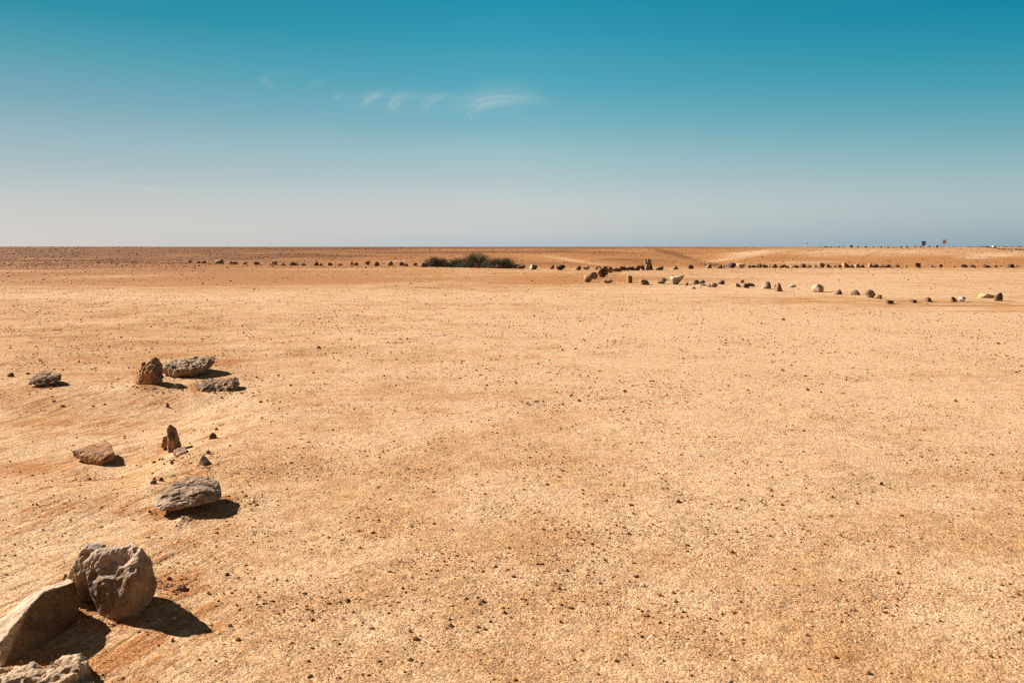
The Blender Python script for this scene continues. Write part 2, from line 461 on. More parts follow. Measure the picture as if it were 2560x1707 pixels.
# ------------------------------------------------------------------ ground sheet
def G(px, py, cx, cy, sx, sy, a=0.0):
    """soft patch of soil, a = slope of its long axis"""
    dx = px - cx; dy = (py - cy) - a * dx
    return np.exp(-(dx / sx) ** 2 - (dy / sy) ** 2)
def soil_masks(x, y, z):
    d = np.where(y > 0.3, y, np.hypot(x, y))
    px, py = to_px(x, np.maximum(y, 0.3), z)
    px = np.where(y > 0.3, px, 1280); py = np.where(y > 0.3, py, 1700)
    wob = n2(x / 9, y / 7, 31) ; wob2 = n2(x / 2.3, y / 2.0, 32); wf = n2(x / 30, y / 20, 33); wf2 = n2(x / 9, y / 4, 35)
    # level pebbly plain begins below this line
    lim = np.interp(px, [0, 500, 1000, 1300, 1700, 2200, 2560], [722, 719, 714, 718, 748, 772, 785])
    peb = sst(-6, 8, py - lim + 7 * wob + 3 * wob2)
    peb = peb * (0.75 + 0.5 * wob2)
    left = sst(1500, 300, px)
    hills = sst(674, 660, py) * (d > 55)
    ln = np.interp(px, [0, 90, 270, 500, 640, 900, 1200, 2560], [653, 641, 636, 628, 626, 624, 622, 619])
    dark = hills * (0.80 * sst(ln + 2.5, ln - 1.5, py + 3 * wf2) * (0.35 + 0.65 * sst(2000, 900, px)) + 0.36 * left + 0.4 * wf + 0.5 * wf2 + 0.12) * sst(668, 652, py + 8 * wf)
    dark += hills * 0.9 * (G(px, py, 730, 640, 190, 6) + G(px, py, 1680, 634, 60, 5, 0.28) + G(px, py, 1740, 648, 70, 5, 0.22)
                            + G(px, py, 60, 622, 300, 4) + G(px, py, 1250, 630, 300, 3) + G(px, py, 1780, 663, 60, 4, 0.05))
    dark += hills * 0.45 * sst(1230, 1330, px) * sst(1830, 1740, px) * sst(645, 657, py + 4 * wf2) + hills * 0.15 * sst(1900, 2100, px) * sst(640, 650, py)
    dark -= hills * 1.2 * (G(px, py, 1800, 645, 120, 14, -0.12) + G(px, py, 1430, 650, 120, 6, 0.1) + G(px, py, 2050, 650, 240, 10) + G(px, py, 2430, 645, 200, 18))
    dark += 0.6 * sst(732, 660, py) * sst(1200, 100, px) * (0.8 + 0.8 * wob)
    dark += sst(622, 617, py) * 0.35 * sst(2300, 1500, px) * (d > 200)
    dark = np.clip(dark, 0, 1)
    orange = 0.8 * sst(732, 705, py) * (0.35 + 0.65 * left) * sst(0, 1, 1 + wob * 0.8) + hills * 0.85
    orange += 0.5 * G(px, py, 1350, 700, 700, 16) * (1 + wob)
    orange += 0.45 * G(px, py, 2300, 755, 420, 12, 0.02) * (1 + 1.5 * wob2) + 0.3 * G(px, py, 1900, 745, 300, 10, 0.06)
    orange += hills * 0.8 * (G(px, py, 1340, 662, 60, 5) + G(px, py, 1700, 650, 90, 9, 0.2) + G(px, py, 2330, 652, 110, 9, -0.08) + G(px, py, 2150, 662, 200, 5) + G(px, py, 2540, 655, 40, 5))
    near = d < 14
    orange += 0.26 * sst(1100, 0, px) * sst(730, 770, py) * (0.55 + 0.45 * sst(1250, 850, py)) * (1 + 0.5 * wob2)
    for cx, cy, sx, sy, w in ((395, 1282, 28, 14, 1.0), (412, 1122, 22, 14, 0.9), (370, 968, 40, 8, 0.8), (350, 945, 14, 20, 0.8), (490, 975, 18, 14, 0.9), (565, 905, 40, 9, 0.7),
                              (350, 1150, 60, 10, 0.5), (430, 1458, 55, 20, 1.2), (165, 1480, 28, 30, 0.8), (220, 1525, 26, 20, 1.0), (310, 1080, 60, 12, 0.3), (300, 1560, 50, 14, 0.6),
                              (230, 1265, 120, 14, 0.35), (90, 1060, 120, 20, 0.5), (60, 1170, 100, 14, 0.45), (280, 1640, 90, 30, 0.5), (570, 1245, 30, 10, 0.5), (130, 965, 50, 6, 0.4),
                              (1250, 1180, 420, 70, 0.12), (1500, 1580, 260, 50, 0.08), (600, 1500, 120, 120, 0.2)):
        orange += near * w * G(px, py, cx, cy, sx, sy, -0.12) * (1 + 0.6 * wob2)
    pale = 0.08 + 0.9 * sst(760, 790, py) * G(px, py, 2250, 830, 900, 60, 0.03) + 0.5 * G(px, py, 1900, 980, 700, 160) + 0.7 * G(px, py, 2000, 712, 520, 26) + 0.45 * G(px, py, 2300, 690, 520, 14)
    pale += 0.45 * G(px, py, 1900, 1250, 420, 150) + 0.35 * G(px, py, 1000, 745, 900, 12)
    pale += hills * 0.35 * sst(1850, 2100, px) * sst(650, 638, py)
    pale += hills * 0.62 * (G(px, py, 1870, 632, 80, 4, -0.08) + 0.8 * G(px, py, 1000, 652, 60, 3, -0.1) + 0.5 * G(px, py, 2150, 630, 250, 6) + G(px, py, 1830, 645, 90, 7, -0.15) + G(px, py, 1440, 652, 80, 4, 0.15) + G(px, py, 2450, 642, 90, 6, -0.08) + G(px, py, 2010, 656, 110, 5))
    for cx, cy, sx, sy, w in ((505, 1022, 26, 12, 1.1), (420, 1170, 22, 22, 1.2), (380, 1238, 22, 30, 0.8), (455, 1294, 14, 16, 1.8), (330, 1030, 60, 22, 0.3), (160, 1330, 180, 60, 0.6), (60, 1460, 80, 60, 0.7), (260, 970, 120, 16, 0.6), (560, 1000, 120, 30, 0.3)):
        pale += near * w * G(px, py, cx, cy, sx, sy, -0.1)
    streak = sst(780, 420, px + 120 * wob2) * sst(900, 985, py) * near
    orange = orange * (1 - 0.9 * np.clip(hills * pale, 0, 1))
    dark = dark * (1 - 0.8 * np.clip(hills * pale, 0, 1))
    return peb, dark, np.clip(orange, 0, 1.2), np.clip(pale, 0, 1.3), streak

def build_ground():
    half = R(40)
    a_d = np.linspace(-half, half, 1250)
    a_c = np.linspace(half, 2 * math.pi - half, 110)[1:-1]
    az = np.concatenate([a_d, a_c])
    r0 = np.linspace(0.15, 2.2, 14)[:-1]
    r1 = 1.0 / np.linspace(1 / 2.2, 1 / 55.0, 700)
    r2 = np.geomspace(55, 420, 260)[1:]
    r3 = np.geomspace(420, 9000, 60)[1:]
    rr = np.concatenate([r0, r1, r2, r3])
    na, nr = len(az), len(rr)
    RR, AA = np.meshgrid(rr, az, indexing='ij')
    X = (RR * np.sin(AA)).ravel(); Y = (RR * np.cos(AA)).ravel()
    Z = terrain(X, Y)
    V = np.stack([X, Y, Z], 1)
    V = np.vstack([V, [[0, 0, th(0, 0)]]])
    i = np.arange(nr - 1)[:, None]; j = np.arange(na)[None, :]; j2 = (j + 1) % na
    Fq = np.stack([i * na + j, i * na + j2, (i + 1) * na + j2, (i + 1) * na + j], -1).reshape(-1, 4)
    # hub: close with quads that share the centre vertex in pairs
    c = len(V) - 1
    jj = np.arange(0, na, 2)
    hub = np.stack([np.full(len(jj), c), (jj + 2) % na, (jj + 1) % na, jj], 1)
    Fq = np.vstack([Fq[:, ::-1], hub])
    m = soil_masks(V[:, 0], V[:, 1], V[:, 2])
    me = mesh_np('ground', V, Fq, 4, True, dict(zip(('peb', 'dark', 'orange', 'pale', 'streak'), m)), M_SOIL)
    link('ground', me, 'pebbly orange and tan desert plain rising to low brown hills at the skyline', 'ground', kind='structure')
build_ground()

# ------------------------------------------------------------------ loose gravel (nobody could count it)
def ico_np(sub):
    bm = bmesh.new()
    bmesh.ops.create_icosphere(bm, subdivisions=sub, radius=1.0)
    V = np.array([v.co[:] for v in bm.verts]); Fc = np.array([[v.index for v in f.verts] for f in bm.faces])
    bm.free()
    return V, Fc
ICO1 = ico_np(1); ICO2 = ico_np(2); ICO3 = ico_np(3); ICO4 = ico_np(4)
def scatter(name, label, cat, P, S, C, rng, sink=0.25, mat=None):
    bv, bf = ICO1
    n = len(P); k = len(bv)
    jit = 1 + 0.32 * (rng.random((n, k)) - 0.5) * 2
    a = rng.random(n) * 2 * math.pi
    sx = S * (0.8 + 0.6 * rng.random(n)); sy = S * (0.7 + 0.5 * rng.random(n)); sz = S * (0.42 + 0.4 * rng.random(n))
    vx = bv[None, :, 0] * jit * sx[:, None]; vy = bv[None, :, 1] * jit * sy[:, None]; vz = bv[None, :, 2] * jit * sz[:, None]
    X = vx * np.cos(a)[:, None] - vy * np.sin(a)[:, None] + P[:, 0:1]
    Y = vx * np.sin(a)[:, None] + vy * np.cos(a)[:, None] + P[:, 1:2]
    Z = vz + P[:, 2:3] + (sz * (1 - 2 * sink))[:, None]
    V = np.stack([X, Y, Z], -1).reshape(-1, 3)
    Fc = (bf[None] + (np.arange(n) * k)[:, None, None]).reshape(-1, 3)
    col = np.repeat(C, k, axis=0)
    me = mesh_np(name, V, Fc, 3, False, {'tint': col}, mat)
    return link(name, me, label, cat, kind='stuff')
def vcol_mat(name):
    g = NT(name)
    tc = g.n('ShaderNodeTexCoord').outputs['Object']
    c = g.attr('tint', True)
    a = g.noise(tc, 120, 2, 0.6)
    k = g.step(a, 0.3, 0.7, 0.8, 1.2)
    cc = g.n('ShaderNodeCombineColor')
    for i in range(3): g.l(k, cc.inputs[i])
    return g.finish(g.mix(1.0, c, cc.outputs[0], 'MULTIPLY'), 0.95, [(a, 0.003, 0.5)], 0.08)
M_PEB = vcol_mat('pebble_stone')
PEB_COLS = np.array([(0.54, 0.35, 0.20), (0.47, 0.28, 0.14), (0.38, 0.185, 0.08), (0.31, 0.135, 0.055), (0.24, 0.095, 0.038), (0.15, 0.062, 0.028), (0.64, 0.51, 0.38)])
def gravel():
    rng = np.random.default_rng(11)
    n = 640000
    px = rng.uniform(-260, 2820, n); py = 640 + (1790 - 640) * rng.random(n) ** 1.08
    ok = py > 655
    px = px[ok]; py = py[ok]
    v = (py - 853.5) / F
    t = CAM_H / (SP + v * CP)
    x = (px - 1280) / F * t; y = (CP - v * SP) * t
    z = terrain(x, y)
    peb, dark, orange, pale, streak = soil_masks(x, y, z)
    clump = n2(x / 0.5, y / 0.45, 41) + 0.7 * n2(x / 1.9, y / 1.6, 42)
    pr = np.clip(peb, 0, 1) * np.clip(0.30 + 0.62 * clump, 0.05, 1) * (1 - 0.25 * sst(1150, 1500, py)) * np.clip(1 - 0.75 * streak, 0, 1)
    band = sst(740, 715, py) * (1 - np.clip(peb, 0, 1))
    pr += 0.05 + band * (0.16 + 0.25 * sst(1400, 200, px)) * np.clip(0.7 + n2(x / 6, y / 5, 43), 0.1, 1.5)
    rim = np.interp(px, EPX, EPY)
    pr = np.where(py < rim + 1, 0, pr)
    keep = rng.random(len(x)) < pr
    x, y, z, px, py = x[keep], y[keep], z[keep], px[keep], py[keep]
    n = len(x)
    # size: a steep power law, floor set by what one could see at that distance
    spx = 0.66 * (rng.random(n) ** (-1 / 3.1)) * np.where(py < 740, 0.85, 1)
    spx = np.minimum(spx, 6.0) * (1 + 0.35 * sst(1100, 1600, py))
    S = spx * y / F
    S = np.clip(S, 0.0016, np.where(y < 8, 0.011, np.where(y < 30, 0.02, 0.05)))
    big = rng.random(n) < 0.002
    S = np.where(big, S * 1.8, S)
    ci = rng.choice(7, n, p=[0.25, 0.22, 0.18, 0.14, 0.11, 0.06, 0.04])
    C = PEB_COLS[ci] * (0.85 + 0.3 * rng.random((n, 1)))
    # broken crumbs lying round the feet of the big rocks
    ex = []
    for cx, cy, rx, ry, m in ((300, 1552, 110, 26, 260), (420, 1462, 70, 24, 260), (120, 1660, 130, 30, 200), (470, 1278, 100, 18, 160), (235, 1168, 70, 10, 90), (432, 1136, 50, 12, 90),
                              (375, 974, 60, 8, 120), (470, 948, 90, 7, 110), (555, 984, 80, 8, 110), (115, 968, 70, 7, 90), (200, 1700, 120, 20, 120), (510, 1166, 30, 7, 40), (455, 1296, 26, 16, 70), (600, 1290, 60, 30, 60)):
        qx = cx + rx * rng.normal(0, 0.55, m); qy = cy + ry * rng.normal(0, 0.6, m)
        for a_, b_ in zip(qx, qy): ex.append(gz0(a_, max(b_, 700)))
    ex = np.array(ex); ne = len(ex)
    x = np.concatenate([x, ex[:, 0]]); y = np.concatenate([y, ex[:, 1]]); z = np.concatenate([z, terrain(ex[:, 0], ex[:, 1])])
    S = np.concatenate([S, np.minimum(0.0022 * rng.random(ne) ** (-1 / 2.2), 0.011) * np.clip(ex[:, 1] / 4.5, 0.8, 1.6)])
    C = np.vstack([C, PEB_COLS[rng.choice(7, ne, p=[0.12, 0.2, 0.28, 0.2, 0.1, 0.04, 0.06])] * (0.85 + 0.3 * rng.random((ne, 1)))])
    scatter('gravel', 'loose pebbles and grit strewn over the desert plain', 'gravel', np.stack([x, y, z], 1), S, C, rng, 0.28, M_PEB)
    print('gravel', n)
    return n
NG = gravel()
def hill_stones():
    rng = np.random.default_rng(5)
    n = 300000
    d = 58 * (400 / 58.0) ** rng.random(n)
    u = rng.uniform(-0.75, 0.75, n)
    x = u * d; y = d
    z = terrain(x, y)
    peb, dark, orange, pale, streak = soil_masks(x, y, z)
    px, py = to_px(x, y, z)
    cl = n2(x / 6, y / 4, 51) + 0.6 * n2(x / 22, y / 14, 52)
    pr = np.clip(0.12 + dark * 0.42 * np.clip(0.5 + cl, 0.05, 1.4), 0, 1) * (py < 671) * np.where(d < 140, 1, 0.7)
    k = rng.random(n) < pr
    x, y, z = x[k], y[k], z[k]
    n = len(x)
    S = np.minimum(0.028 * rng.random(n) ** (-1 / 3.1), 0.10) * (y / 90) ** 0.7
    ci = rng.choice(6, n, p=[0.10, 0.20, 0.25, 0.22, 0.15, 0.08])
    C = PEB_COLS[ci] * (0.8 + 0.3 * rng.random((n, 1)))
    scatter('hill_scree', 'dark rubble scattered over the brown hillsides below the skyline', 'scree', np.stack([x, y, z], 1), S, C, rng, 0.3, M_PEB)
hill_stones()

# ------------------------------------------------------------------ stones
PAL = {'black': (0.05, 0.04, 0.036), 'dark': (0.10, 0.068, 0.052), 'brown': (0.19, 0.112, 0.072), 'red': (0.27, 0.13, 0.075),
       'tan': (0.36, 0.225, 0.125), 'orange': (0.44, 0.21, 0.085), 'grey': (0.24, 0.195, 0.16), 'olive': (0.17, 0.14, 0.095), 'pink': (0.34, 0.215, 0.155),
       'pale': (0.42, 0.31, 0.22), 'white': (0.58, 0.49, 0.40), 'yellow': (0.62, 0.46, 0.25)}
def support(dirs, planes, rnd):
    """radius of a rounded polyhedron cut by planes (n, d)"""
    D = np.full(len(dirs), 0.0)
    p = 10.0 / max(rnd, 0.05)
    acc = np.zeros(len(dirs))
    for n_, d_ in planes:
        c = np.clip(dirs @ n_, 0, None) / d_
        acc += c ** p
    acc += 0.62 ** p
    return acc ** (-1 / p)
def unit(v):
    v = np.array(v, float); return v / np.linalg.norm(v)
def stone_shape(kind, rng, lod):
    V, Fc = (ICO3 if lod == 0 else ICO4)
    pl = []
    def rp(k, lo=0.75, hi=1.0):
        for _ in range(k):
            n_ = rng.normal(size=3); n_ /= np.linalg.norm(n_); pl.append((n_, rng.uniform(lo, hi)))
    rnd = 0.5
    if kind in ('egg', 'round'):
        rp(10, 0.80, 1.0); rnd = 0.55
    elif kind == 'block':
        a = rng.uniform(-0.25, 0.25)
        for n_ in ((1, a, .1), (-1, a, .05), (a, 1, 0), (-a, -1, .08), (0.1, 0, 1), (0, .1, -1)): pl.append((unit(n_), 0.62))
        rp(3, 0.85, 0.95); rnd = 0.3
    elif kind == 'slab':
        for n_ in ((1, .3, .2), (-1, .2, .3), (.2, 1, .1), (-.2, -1, .2), (0.12, -.1, 1), (0, 0, -1)): pl.append((unit(n_), 0.60))
        rp(5, 0.75, 0.95); rnd = 0.35
    elif kind == 'wedge':       # high on the right
        for n_ in ((-0.75, -.15, .65), (1, -.1, .12), (0, -1, .35), (0, 1, .35), (0, 0, -1)): pl.append((unit(n_), 0.5))
        rp(4, 0.7, 0.9); rnd = 0.35
    elif kind == 'wedge_left':  # high on the left
        for n_ in ((0.75, -.15, .65), (-1, -.1, .12), (0, -1, .35), (0, 1, .35), (0, 0, -1)): pl.append((unit(n_), 0.5))
        rp(4, 0.7, 0.9); rnd = 0.35
    elif kind == 'peak':
        for n_ in ((-0.9, -.2, .45), (0.9, -.1, .42), (0, -1, .4), (0, 1, .4), (0, 0, -1)): pl.append((unit(n_), 0.5))
        rp(4, 0.72, 0.9); rnd = 0.3
    elif kind == 'topheavy':    # wide flat top, narrow foot
        for n_ in ((-1, 0, -.25), (0.8, -.1, -.75), (0.1, -1, -.3), (0, 1, -.2), (-.1, 0, 1), (0, 0, -1)): pl.append((unit(n_), 0.55))
        rp(2, 0.8, 0.95); rnd = 0.25
    elif kind == 'mound':
        for n_ in ((0, 0, -1),): pl.append((unit(n_), 0.3))
        rp(10, 0.68, 0.98); rnd = 0.4
    elif kind == 'rubble':
        rp(9, 0.55, 0.9); rnd = 0.4
    r = support(V, pl, rnd)
    P = V * r[:, None]
    s = rng.integers(0, 999)
    amp = {'egg': .05, 'round': .07, 'rubble': .28, 'mound': .09}.get(kind, .09)
    q = P * 2.1
    dn = amp * n3(q[:, 0], q[:, 1], q[:, 2], s) + amp * 0.6 * n3(q[:, 0] * 2.2, q[:, 1] * 2.2, q[:, 2] * 2.2, s + 1) + amp * 0.35 * n3(q[:, 0] * 5, q[:, 1] * 5, q[:, 2] * 5, s + 2)
    if kind == 'rubble':
        dn -= 0.16 * sst(0.5, 0.1, cell3(q[:, 0] * 1.2, q[:, 1] * 1.2, q[:, 2] * 1.2, s))
    P = P * (1 + dn)[:, None]
    return P, Fc
def stone(seed, kind, c1, c2, how, w, dep, h, lod=0, rot=0.0):
    """stone mesh w x dep x h metres, foot at the origin, sunk a little"""
    rng = np.random.default_rng(seed)
    P, Fc = stone_shape(kind, rng, lod)
    if rot:
        ca, sa = math.cos(rot), math.sin(rot)
        P = np.stack([P[:, 0] * ca - P[:, 2] * sa, P[:, 1], P[:, 0] * sa + P[:, 2] * ca], 1)
    mn, mx = P.min(0), P.max(0)
    U = (P - mn) / (mx - mn)
    V = np.stack([(U[:, 0] - .5) * w, (U[:, 1] - .5) * dep, U[:, 2] * h * 1.10 - h * 0.10], 1)
    s = seed
    nz = 0.14 * n3(U[:, 0] * 4, U[:, 1] * 4, U[:, 2] * 4, s)
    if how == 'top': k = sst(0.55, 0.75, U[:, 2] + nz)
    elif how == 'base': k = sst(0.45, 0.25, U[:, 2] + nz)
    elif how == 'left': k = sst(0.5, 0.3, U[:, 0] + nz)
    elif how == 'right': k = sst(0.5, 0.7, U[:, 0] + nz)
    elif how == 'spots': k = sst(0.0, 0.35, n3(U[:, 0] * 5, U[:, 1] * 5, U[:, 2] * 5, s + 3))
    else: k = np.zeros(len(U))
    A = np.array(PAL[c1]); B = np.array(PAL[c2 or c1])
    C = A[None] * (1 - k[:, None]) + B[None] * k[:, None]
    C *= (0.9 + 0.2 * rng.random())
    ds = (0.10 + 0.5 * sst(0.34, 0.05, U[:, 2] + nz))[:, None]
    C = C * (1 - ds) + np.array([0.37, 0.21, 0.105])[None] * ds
    return mesh_np('stone', V, Fc, 3, True, {'tint': C}, M_FAR)

def put_stone(i, x0, x1, y0, y1, kind, c1, label, c2=None, how=None, group='stones of the far boundary row', dep=None, rise=0.0, behind=0.0, name='stone'):
    cx = (x0 + x1) / 2
    g = ground_at(cx, y1 + rise)
    Y = g.y + behind
    mpp = (Y * CP + (CAM_H - g.z) * SP) / F
    w = (x1 - x0) * mpp; h = (y1 - y0) * mpp
    dd = dep or (1.15 * w if w < 2 * h else 0.85 * w)
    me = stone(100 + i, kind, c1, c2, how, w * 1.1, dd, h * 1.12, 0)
    zb = at(cx, y1, Y).z if rise or behind else g.z
    p = at(cx, y1, Y)
    o = link(name, me, label, 'stone', group, loc=(p.x, Y + dd * 0.25, zb))
    return o

FAR = [
 (447,457,654.6,657.4,'slab','pale','low pale stone, leftmost of the far row'),
 (468,477.5,650.5,657,'wedge','pale','small pale stone tilted up right, second from the left in the far row'),
 (493,501.5,653.6,658,'block','dark','small dark block touching a tan stone near the left end of the far row'),
 (501,514,652.5,658.4,'mound','tan','small tan stone touching the right side of a dark block'),
 (535,556,649.4,659.6,'mound','grey','large grey-brown mound, the biggest stone at the left end of the far row','pale','top'),
 (573,581,653,660,'peak','grey','small pointed grey stone leaning on a dark round stone'),
 (581,593,655,660.2,'round','dark','low dark round stone with a pointed stone on its left'),
 (606,617,655.5,661,'mound','dark','lone dark low stone between the leaning pair and the reddish stone'),
 (632,647,654.4,662.2,'mound','red','reddish brown rounded stone left of the white one in the far row'),
 (672.5,680,659.8,662.6,'slab','dark','flat dark sliver lying against the white split stone'),
 (679,692.5,653.6,662.8,'block','white','white stone split by a dark crack, the only white one left of the shrubs','grey','right'),
 (701,711.5,658,663.6,'mound','dark','small dark stone just right of the white split stone'),
 (725,743.5,655.4,663.8,'mound','olive','wide grey-olive boulder with a flattened top'),
 (753,762.5,659.2,664,'block','red','tiny reddish block right of the wide grey-olive boulder'),
 (782,794.5,654.3,664,'wedge','dark','dark wedge stone with a pale sunlit left face','pale','left'),
 (796,804.5,658,664,'wedge','dark','small dark wedge just right of the pale-faced wedge stone'),
 (815,829.5,656.4,664,'mound','grey','grey stone sloping down to the right, left of the pale flat one'),
 (845,856.5,659,663.2,'slab','pale','flat pale stone between the grey sloping stone and the tan upright'),
 (874,883.5,652.3,662.6,'peak','tan','tan upright stone leaning left beside a reddish stone','orange','left'),
 (883,894.5,656.4,663.6,'mound','red','reddish stone touching the right foot of the tan upright'),
 (913,924.5,654,662.4,'round','grey','round grey stone midway between the tan upright and the blackish boulder'),
 (935,947.5,656,665.4,'round','dark','blackish round boulder left of the shrubs'),
 (970.5,982,653.8,663.6,'round','grey','tall rounded grey stone with a tan top','tan','top'),
 (999,1010,656.6,664,'block','dark','dark grey block paired with a reddish stone left of the shrubs'),
 (1009,1019.5,658.6,666,'mound','red','reddish stone at the right of the dark grey block'),
 (1033,1042.5,657.8,664.4,'round','dark','small dark stone at the left foot of the shrubs'),
 (1051,1068.5,658.6,667.6,'mound','dark','dark stone with a pale patch in front of the left shrub','pale','spots'),
 (1064,1074,657.4,663,'slab','pale','pale flat stone behind the dark one with the pale patch'),
 (1120,1136,657.6,668,'peak','olive','pointed olive-dark stone in front of the shrubs'),
 (1134,1144.5,652.4,667.4,'peak','pale','upright pale slab standing in front of the shrubs','tan','right'),
 (1176,1188.5,660.6,668,'slab','brown','low brown slab in front of the middle of the shrubs'),
 (1187,1198,659.8,670,'block','brown','squarish brown stone touching the low brown slab'),
 (1231,1241,664,668.4,'slab','pale','thin pale slab touching a brown stone before the right shrub'),
 (1240,1251.5,662.6,671.4,'round','brown','round brown stone beside the thin pale slab'),
 (1293,1306.5,666,672.6,'mound','brown','front stone of the brown pair at the right foot of the shrubs'),
 (1300,1313,662.4,670,'wedge','dark','rear dark stone of the pair at the right foot of the shrubs'),
 (1325,1342.5,663,674,'round','dark','barrel-like dark stone with a white left end','white','left'),
 (1371,1385.5,662.2,672.6,'wedge','red','reddish wedge rising to a point on its right'),
 (1391,1412.5,663.4,675.6,'egg','black','large blackish egg-shaped boulder'),
 (1440,1453,665,675.8,'round','brown','round brown stone with pale top between the blackish egg and the barrel stone','pale','top'),
 (1456,1474.5,666.4,674.6,'egg','pale','pale barrel-shaped stone lying on its side','tan','right'),
 (1487,1502,665.6,675,'mound','dark','dark stone at the left of the tall dark block'),
 (1496,1510,666,677,'round','tan','rounded tan stone behind the tall dark block'),
 (1534,1553.5,671,679.4,'slab','brown','long flat brown slab right of the reddish round stone'),
 (1549,1565,667,676.4,'block','dark','boxy dark brown stone behind the long flat slab'),
 (1564,1576,668,676.4,'rubble','grey','greyish rubble lump right of the boxy stone'),
 (1575,1589.5,667.6,676.4,'rubble','brown','brown rubble lump left of the streaked stones'),
 (1588,1602,664,676.2,'rubble','dark','dark lumpy stone with pale streaks','pale','spots'),
 (1599.5,1612.5,664,675.6,'round','dark','dark rounded stone at the left foot of the stone pile'),
 (1640,1658.5,666.4,675.4,'mound','tan','tan mound right of the stone pile','dark','right'),
 (1678,1695,664.4,674,'wedge','brown','brown stone pointing up to the right with a tan left slope','tan','left'),
 (1720.5,1735,663,672.6,'round','dark','dark rounded stone standing alone between two brown ones'),
 (1765.5,1779.5,659.2,670.6,'wedge','brown','peaked reddish brown stone with a tan side','tan','left'),
 (1790,1806.5,662.4,670.6,'wedge','olive','grey-olive wedge sloping down to its left'),
 (1804,1813,661.8,669.6,'mound','tan','little tan stone on the right of the olive wedge'),
 (1823,1841,658.4,670,'egg','black','black round boulder beside the white oval'),
 (1843.5,1862.5,659.8,669.8,'egg','white','bright white oval boulder, the only white one in the right half of the far row'),
 (1868.5,1878.5,663,669,'mound','red','small reddish stone right of the white oval'),
 (1878,1890,663.6,669,'mound','brown','low brown stone touching the dark brown boulder'),
 (1888,1905,660.4,669.2,'mound','dark','dark brown boulder rising to its right'),
 (1905,1919.5,662.4,669.6,'mound','brown','brown stone right of the dark brown boulder'),
 (1920,1931,664.2,669.4,'slab','yellow','pale yellow flat stone between two brown mounds'),
 (1929,1946.5,661,669.6,'mound','brown','broad brown mound right of the pale yellow stone'),
 (1948.5,1964.5,662.4,669.8,'rubble','dark','dark rough stone right of the broad brown mound'),
 (1963,1973.5,665.4,670,'slab','dark','low dark slab at the foot of the dark rough stone'),
 (1975,1986,663.6,669.2,'mound','yellow','pale rounded stone left of the dark rubble'),
 (1985,1999.5,663.6,669.8,'rubble','dark','dark rubble between the pale stone and the big dark stone'),
 (2003.5,2018.5,659.4,669.4,'round','dark','big dark stone with a rounded top amid rubble'),
 (2018,2030,663,669.4,'rubble','olive','olive rubble at the right foot of the big dark stone'),
 (2033,2043.5,663,669.4,'rubble','tan','tan rubble left of the largest round brown boulder'),
 (2047.5,2064.5,657,669,'round','brown','largest round brown boulder of the row, its left side tan','tan','left'),
 (2065,2079.5,659.6,669.2,'wedge_left','brown','brown triangular stone touching the largest round boulder'),
 (2083,2091.5,664.2,669,'slab','tan','small tan stone between two brown stones right of the triangular one'),
 (2092,2105,661.8,669,'mound','dark','dark stone just left of the leaning orange-topped boulder'),
 (2108,2127,655.8,669,'wedge_left','dark','tall leaning boulder with an orange upper left side','orange','left'),
 (2127,2136.5,662.6,669,'mound','brown','small brown stone behind the foot of the orange-topped boulder'),
 (2137,2149.5,660.4,669.2,'mound','pale','pale grey boulder between small brown stones','grey','right'),
 (2149.5,2162.5,662,669.2,'mound','brown','brown stone right of the pale grey boulder'),
 (2170.5,2183,655.8,668.6,'peak','pink','tall peaked pinkish grey stone, the sharpest peak of the row'),
 (2183.5,2198,660.6,668.4,'mound','dark','dark stone at the right foot of the sharpest peak'),
 (2201.5,2213.5,662,668.6,'mound','brown','low brown mound midway between the peak and the paired stone'),
 (2214,2229.5,659.6,668.6,'mound','brown','larger brown mound with a notch at its top left'),
 (2238,2251,661.4,668.4,'rubble','red','reddish rough stone right of the larger brown mound'),
 (2261.5,2268,662.8,669,'peak','tan','thin tan upright stone left of the two stacked stones'),
 (2290.5,2303,663.6,669,'mound','brown','lower brown stone of the two stacked ones'),
 (2325,2336,661.8,668.4,'mound','brown','brown stone right of the two stacked stones'),
 (2347.5,2355.5,661.4,668,'block','brown','small upright brown block below the dark signpost'),
 (2382.5,2389,665.4,668.2,'slab','tan','tiny tan stone left of the wide dark boulder'),
 (2403.5,2420.5,661.8,668.8,'egg','black','wide blackish boulder with a smooth rounded top'),
 (2426,2443.5,661.8,668.6,'mound','dark','dark flat-topped stone right of the smooth blackish boulder'),
 (2458.5,2478.5,662,669.2,'mound','black','blackish stone with a small hump on its top'),
 (2485.5,2493.5,663.2,668.8,'rubble','brown','small brown rubble stone right of the humped blackish one'),
 (2499.5,2504.5,662.8,666,'mound','brown','tiny brown stone between rubble and the last dark boulder'),
 (2521,2539.5,660.8,669.4,'peak','black','last blackish boulder at the right end of the far row'),
 (2540.5,2546,663.6,667,'slab','brown','tiny brown stone beside the last blackish boulder'),
]
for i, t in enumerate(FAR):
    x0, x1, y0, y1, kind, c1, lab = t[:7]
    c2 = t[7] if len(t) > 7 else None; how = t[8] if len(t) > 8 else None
    put_stone(i, x0, x1, y0, y1, kind, c1, lab, c2, how)

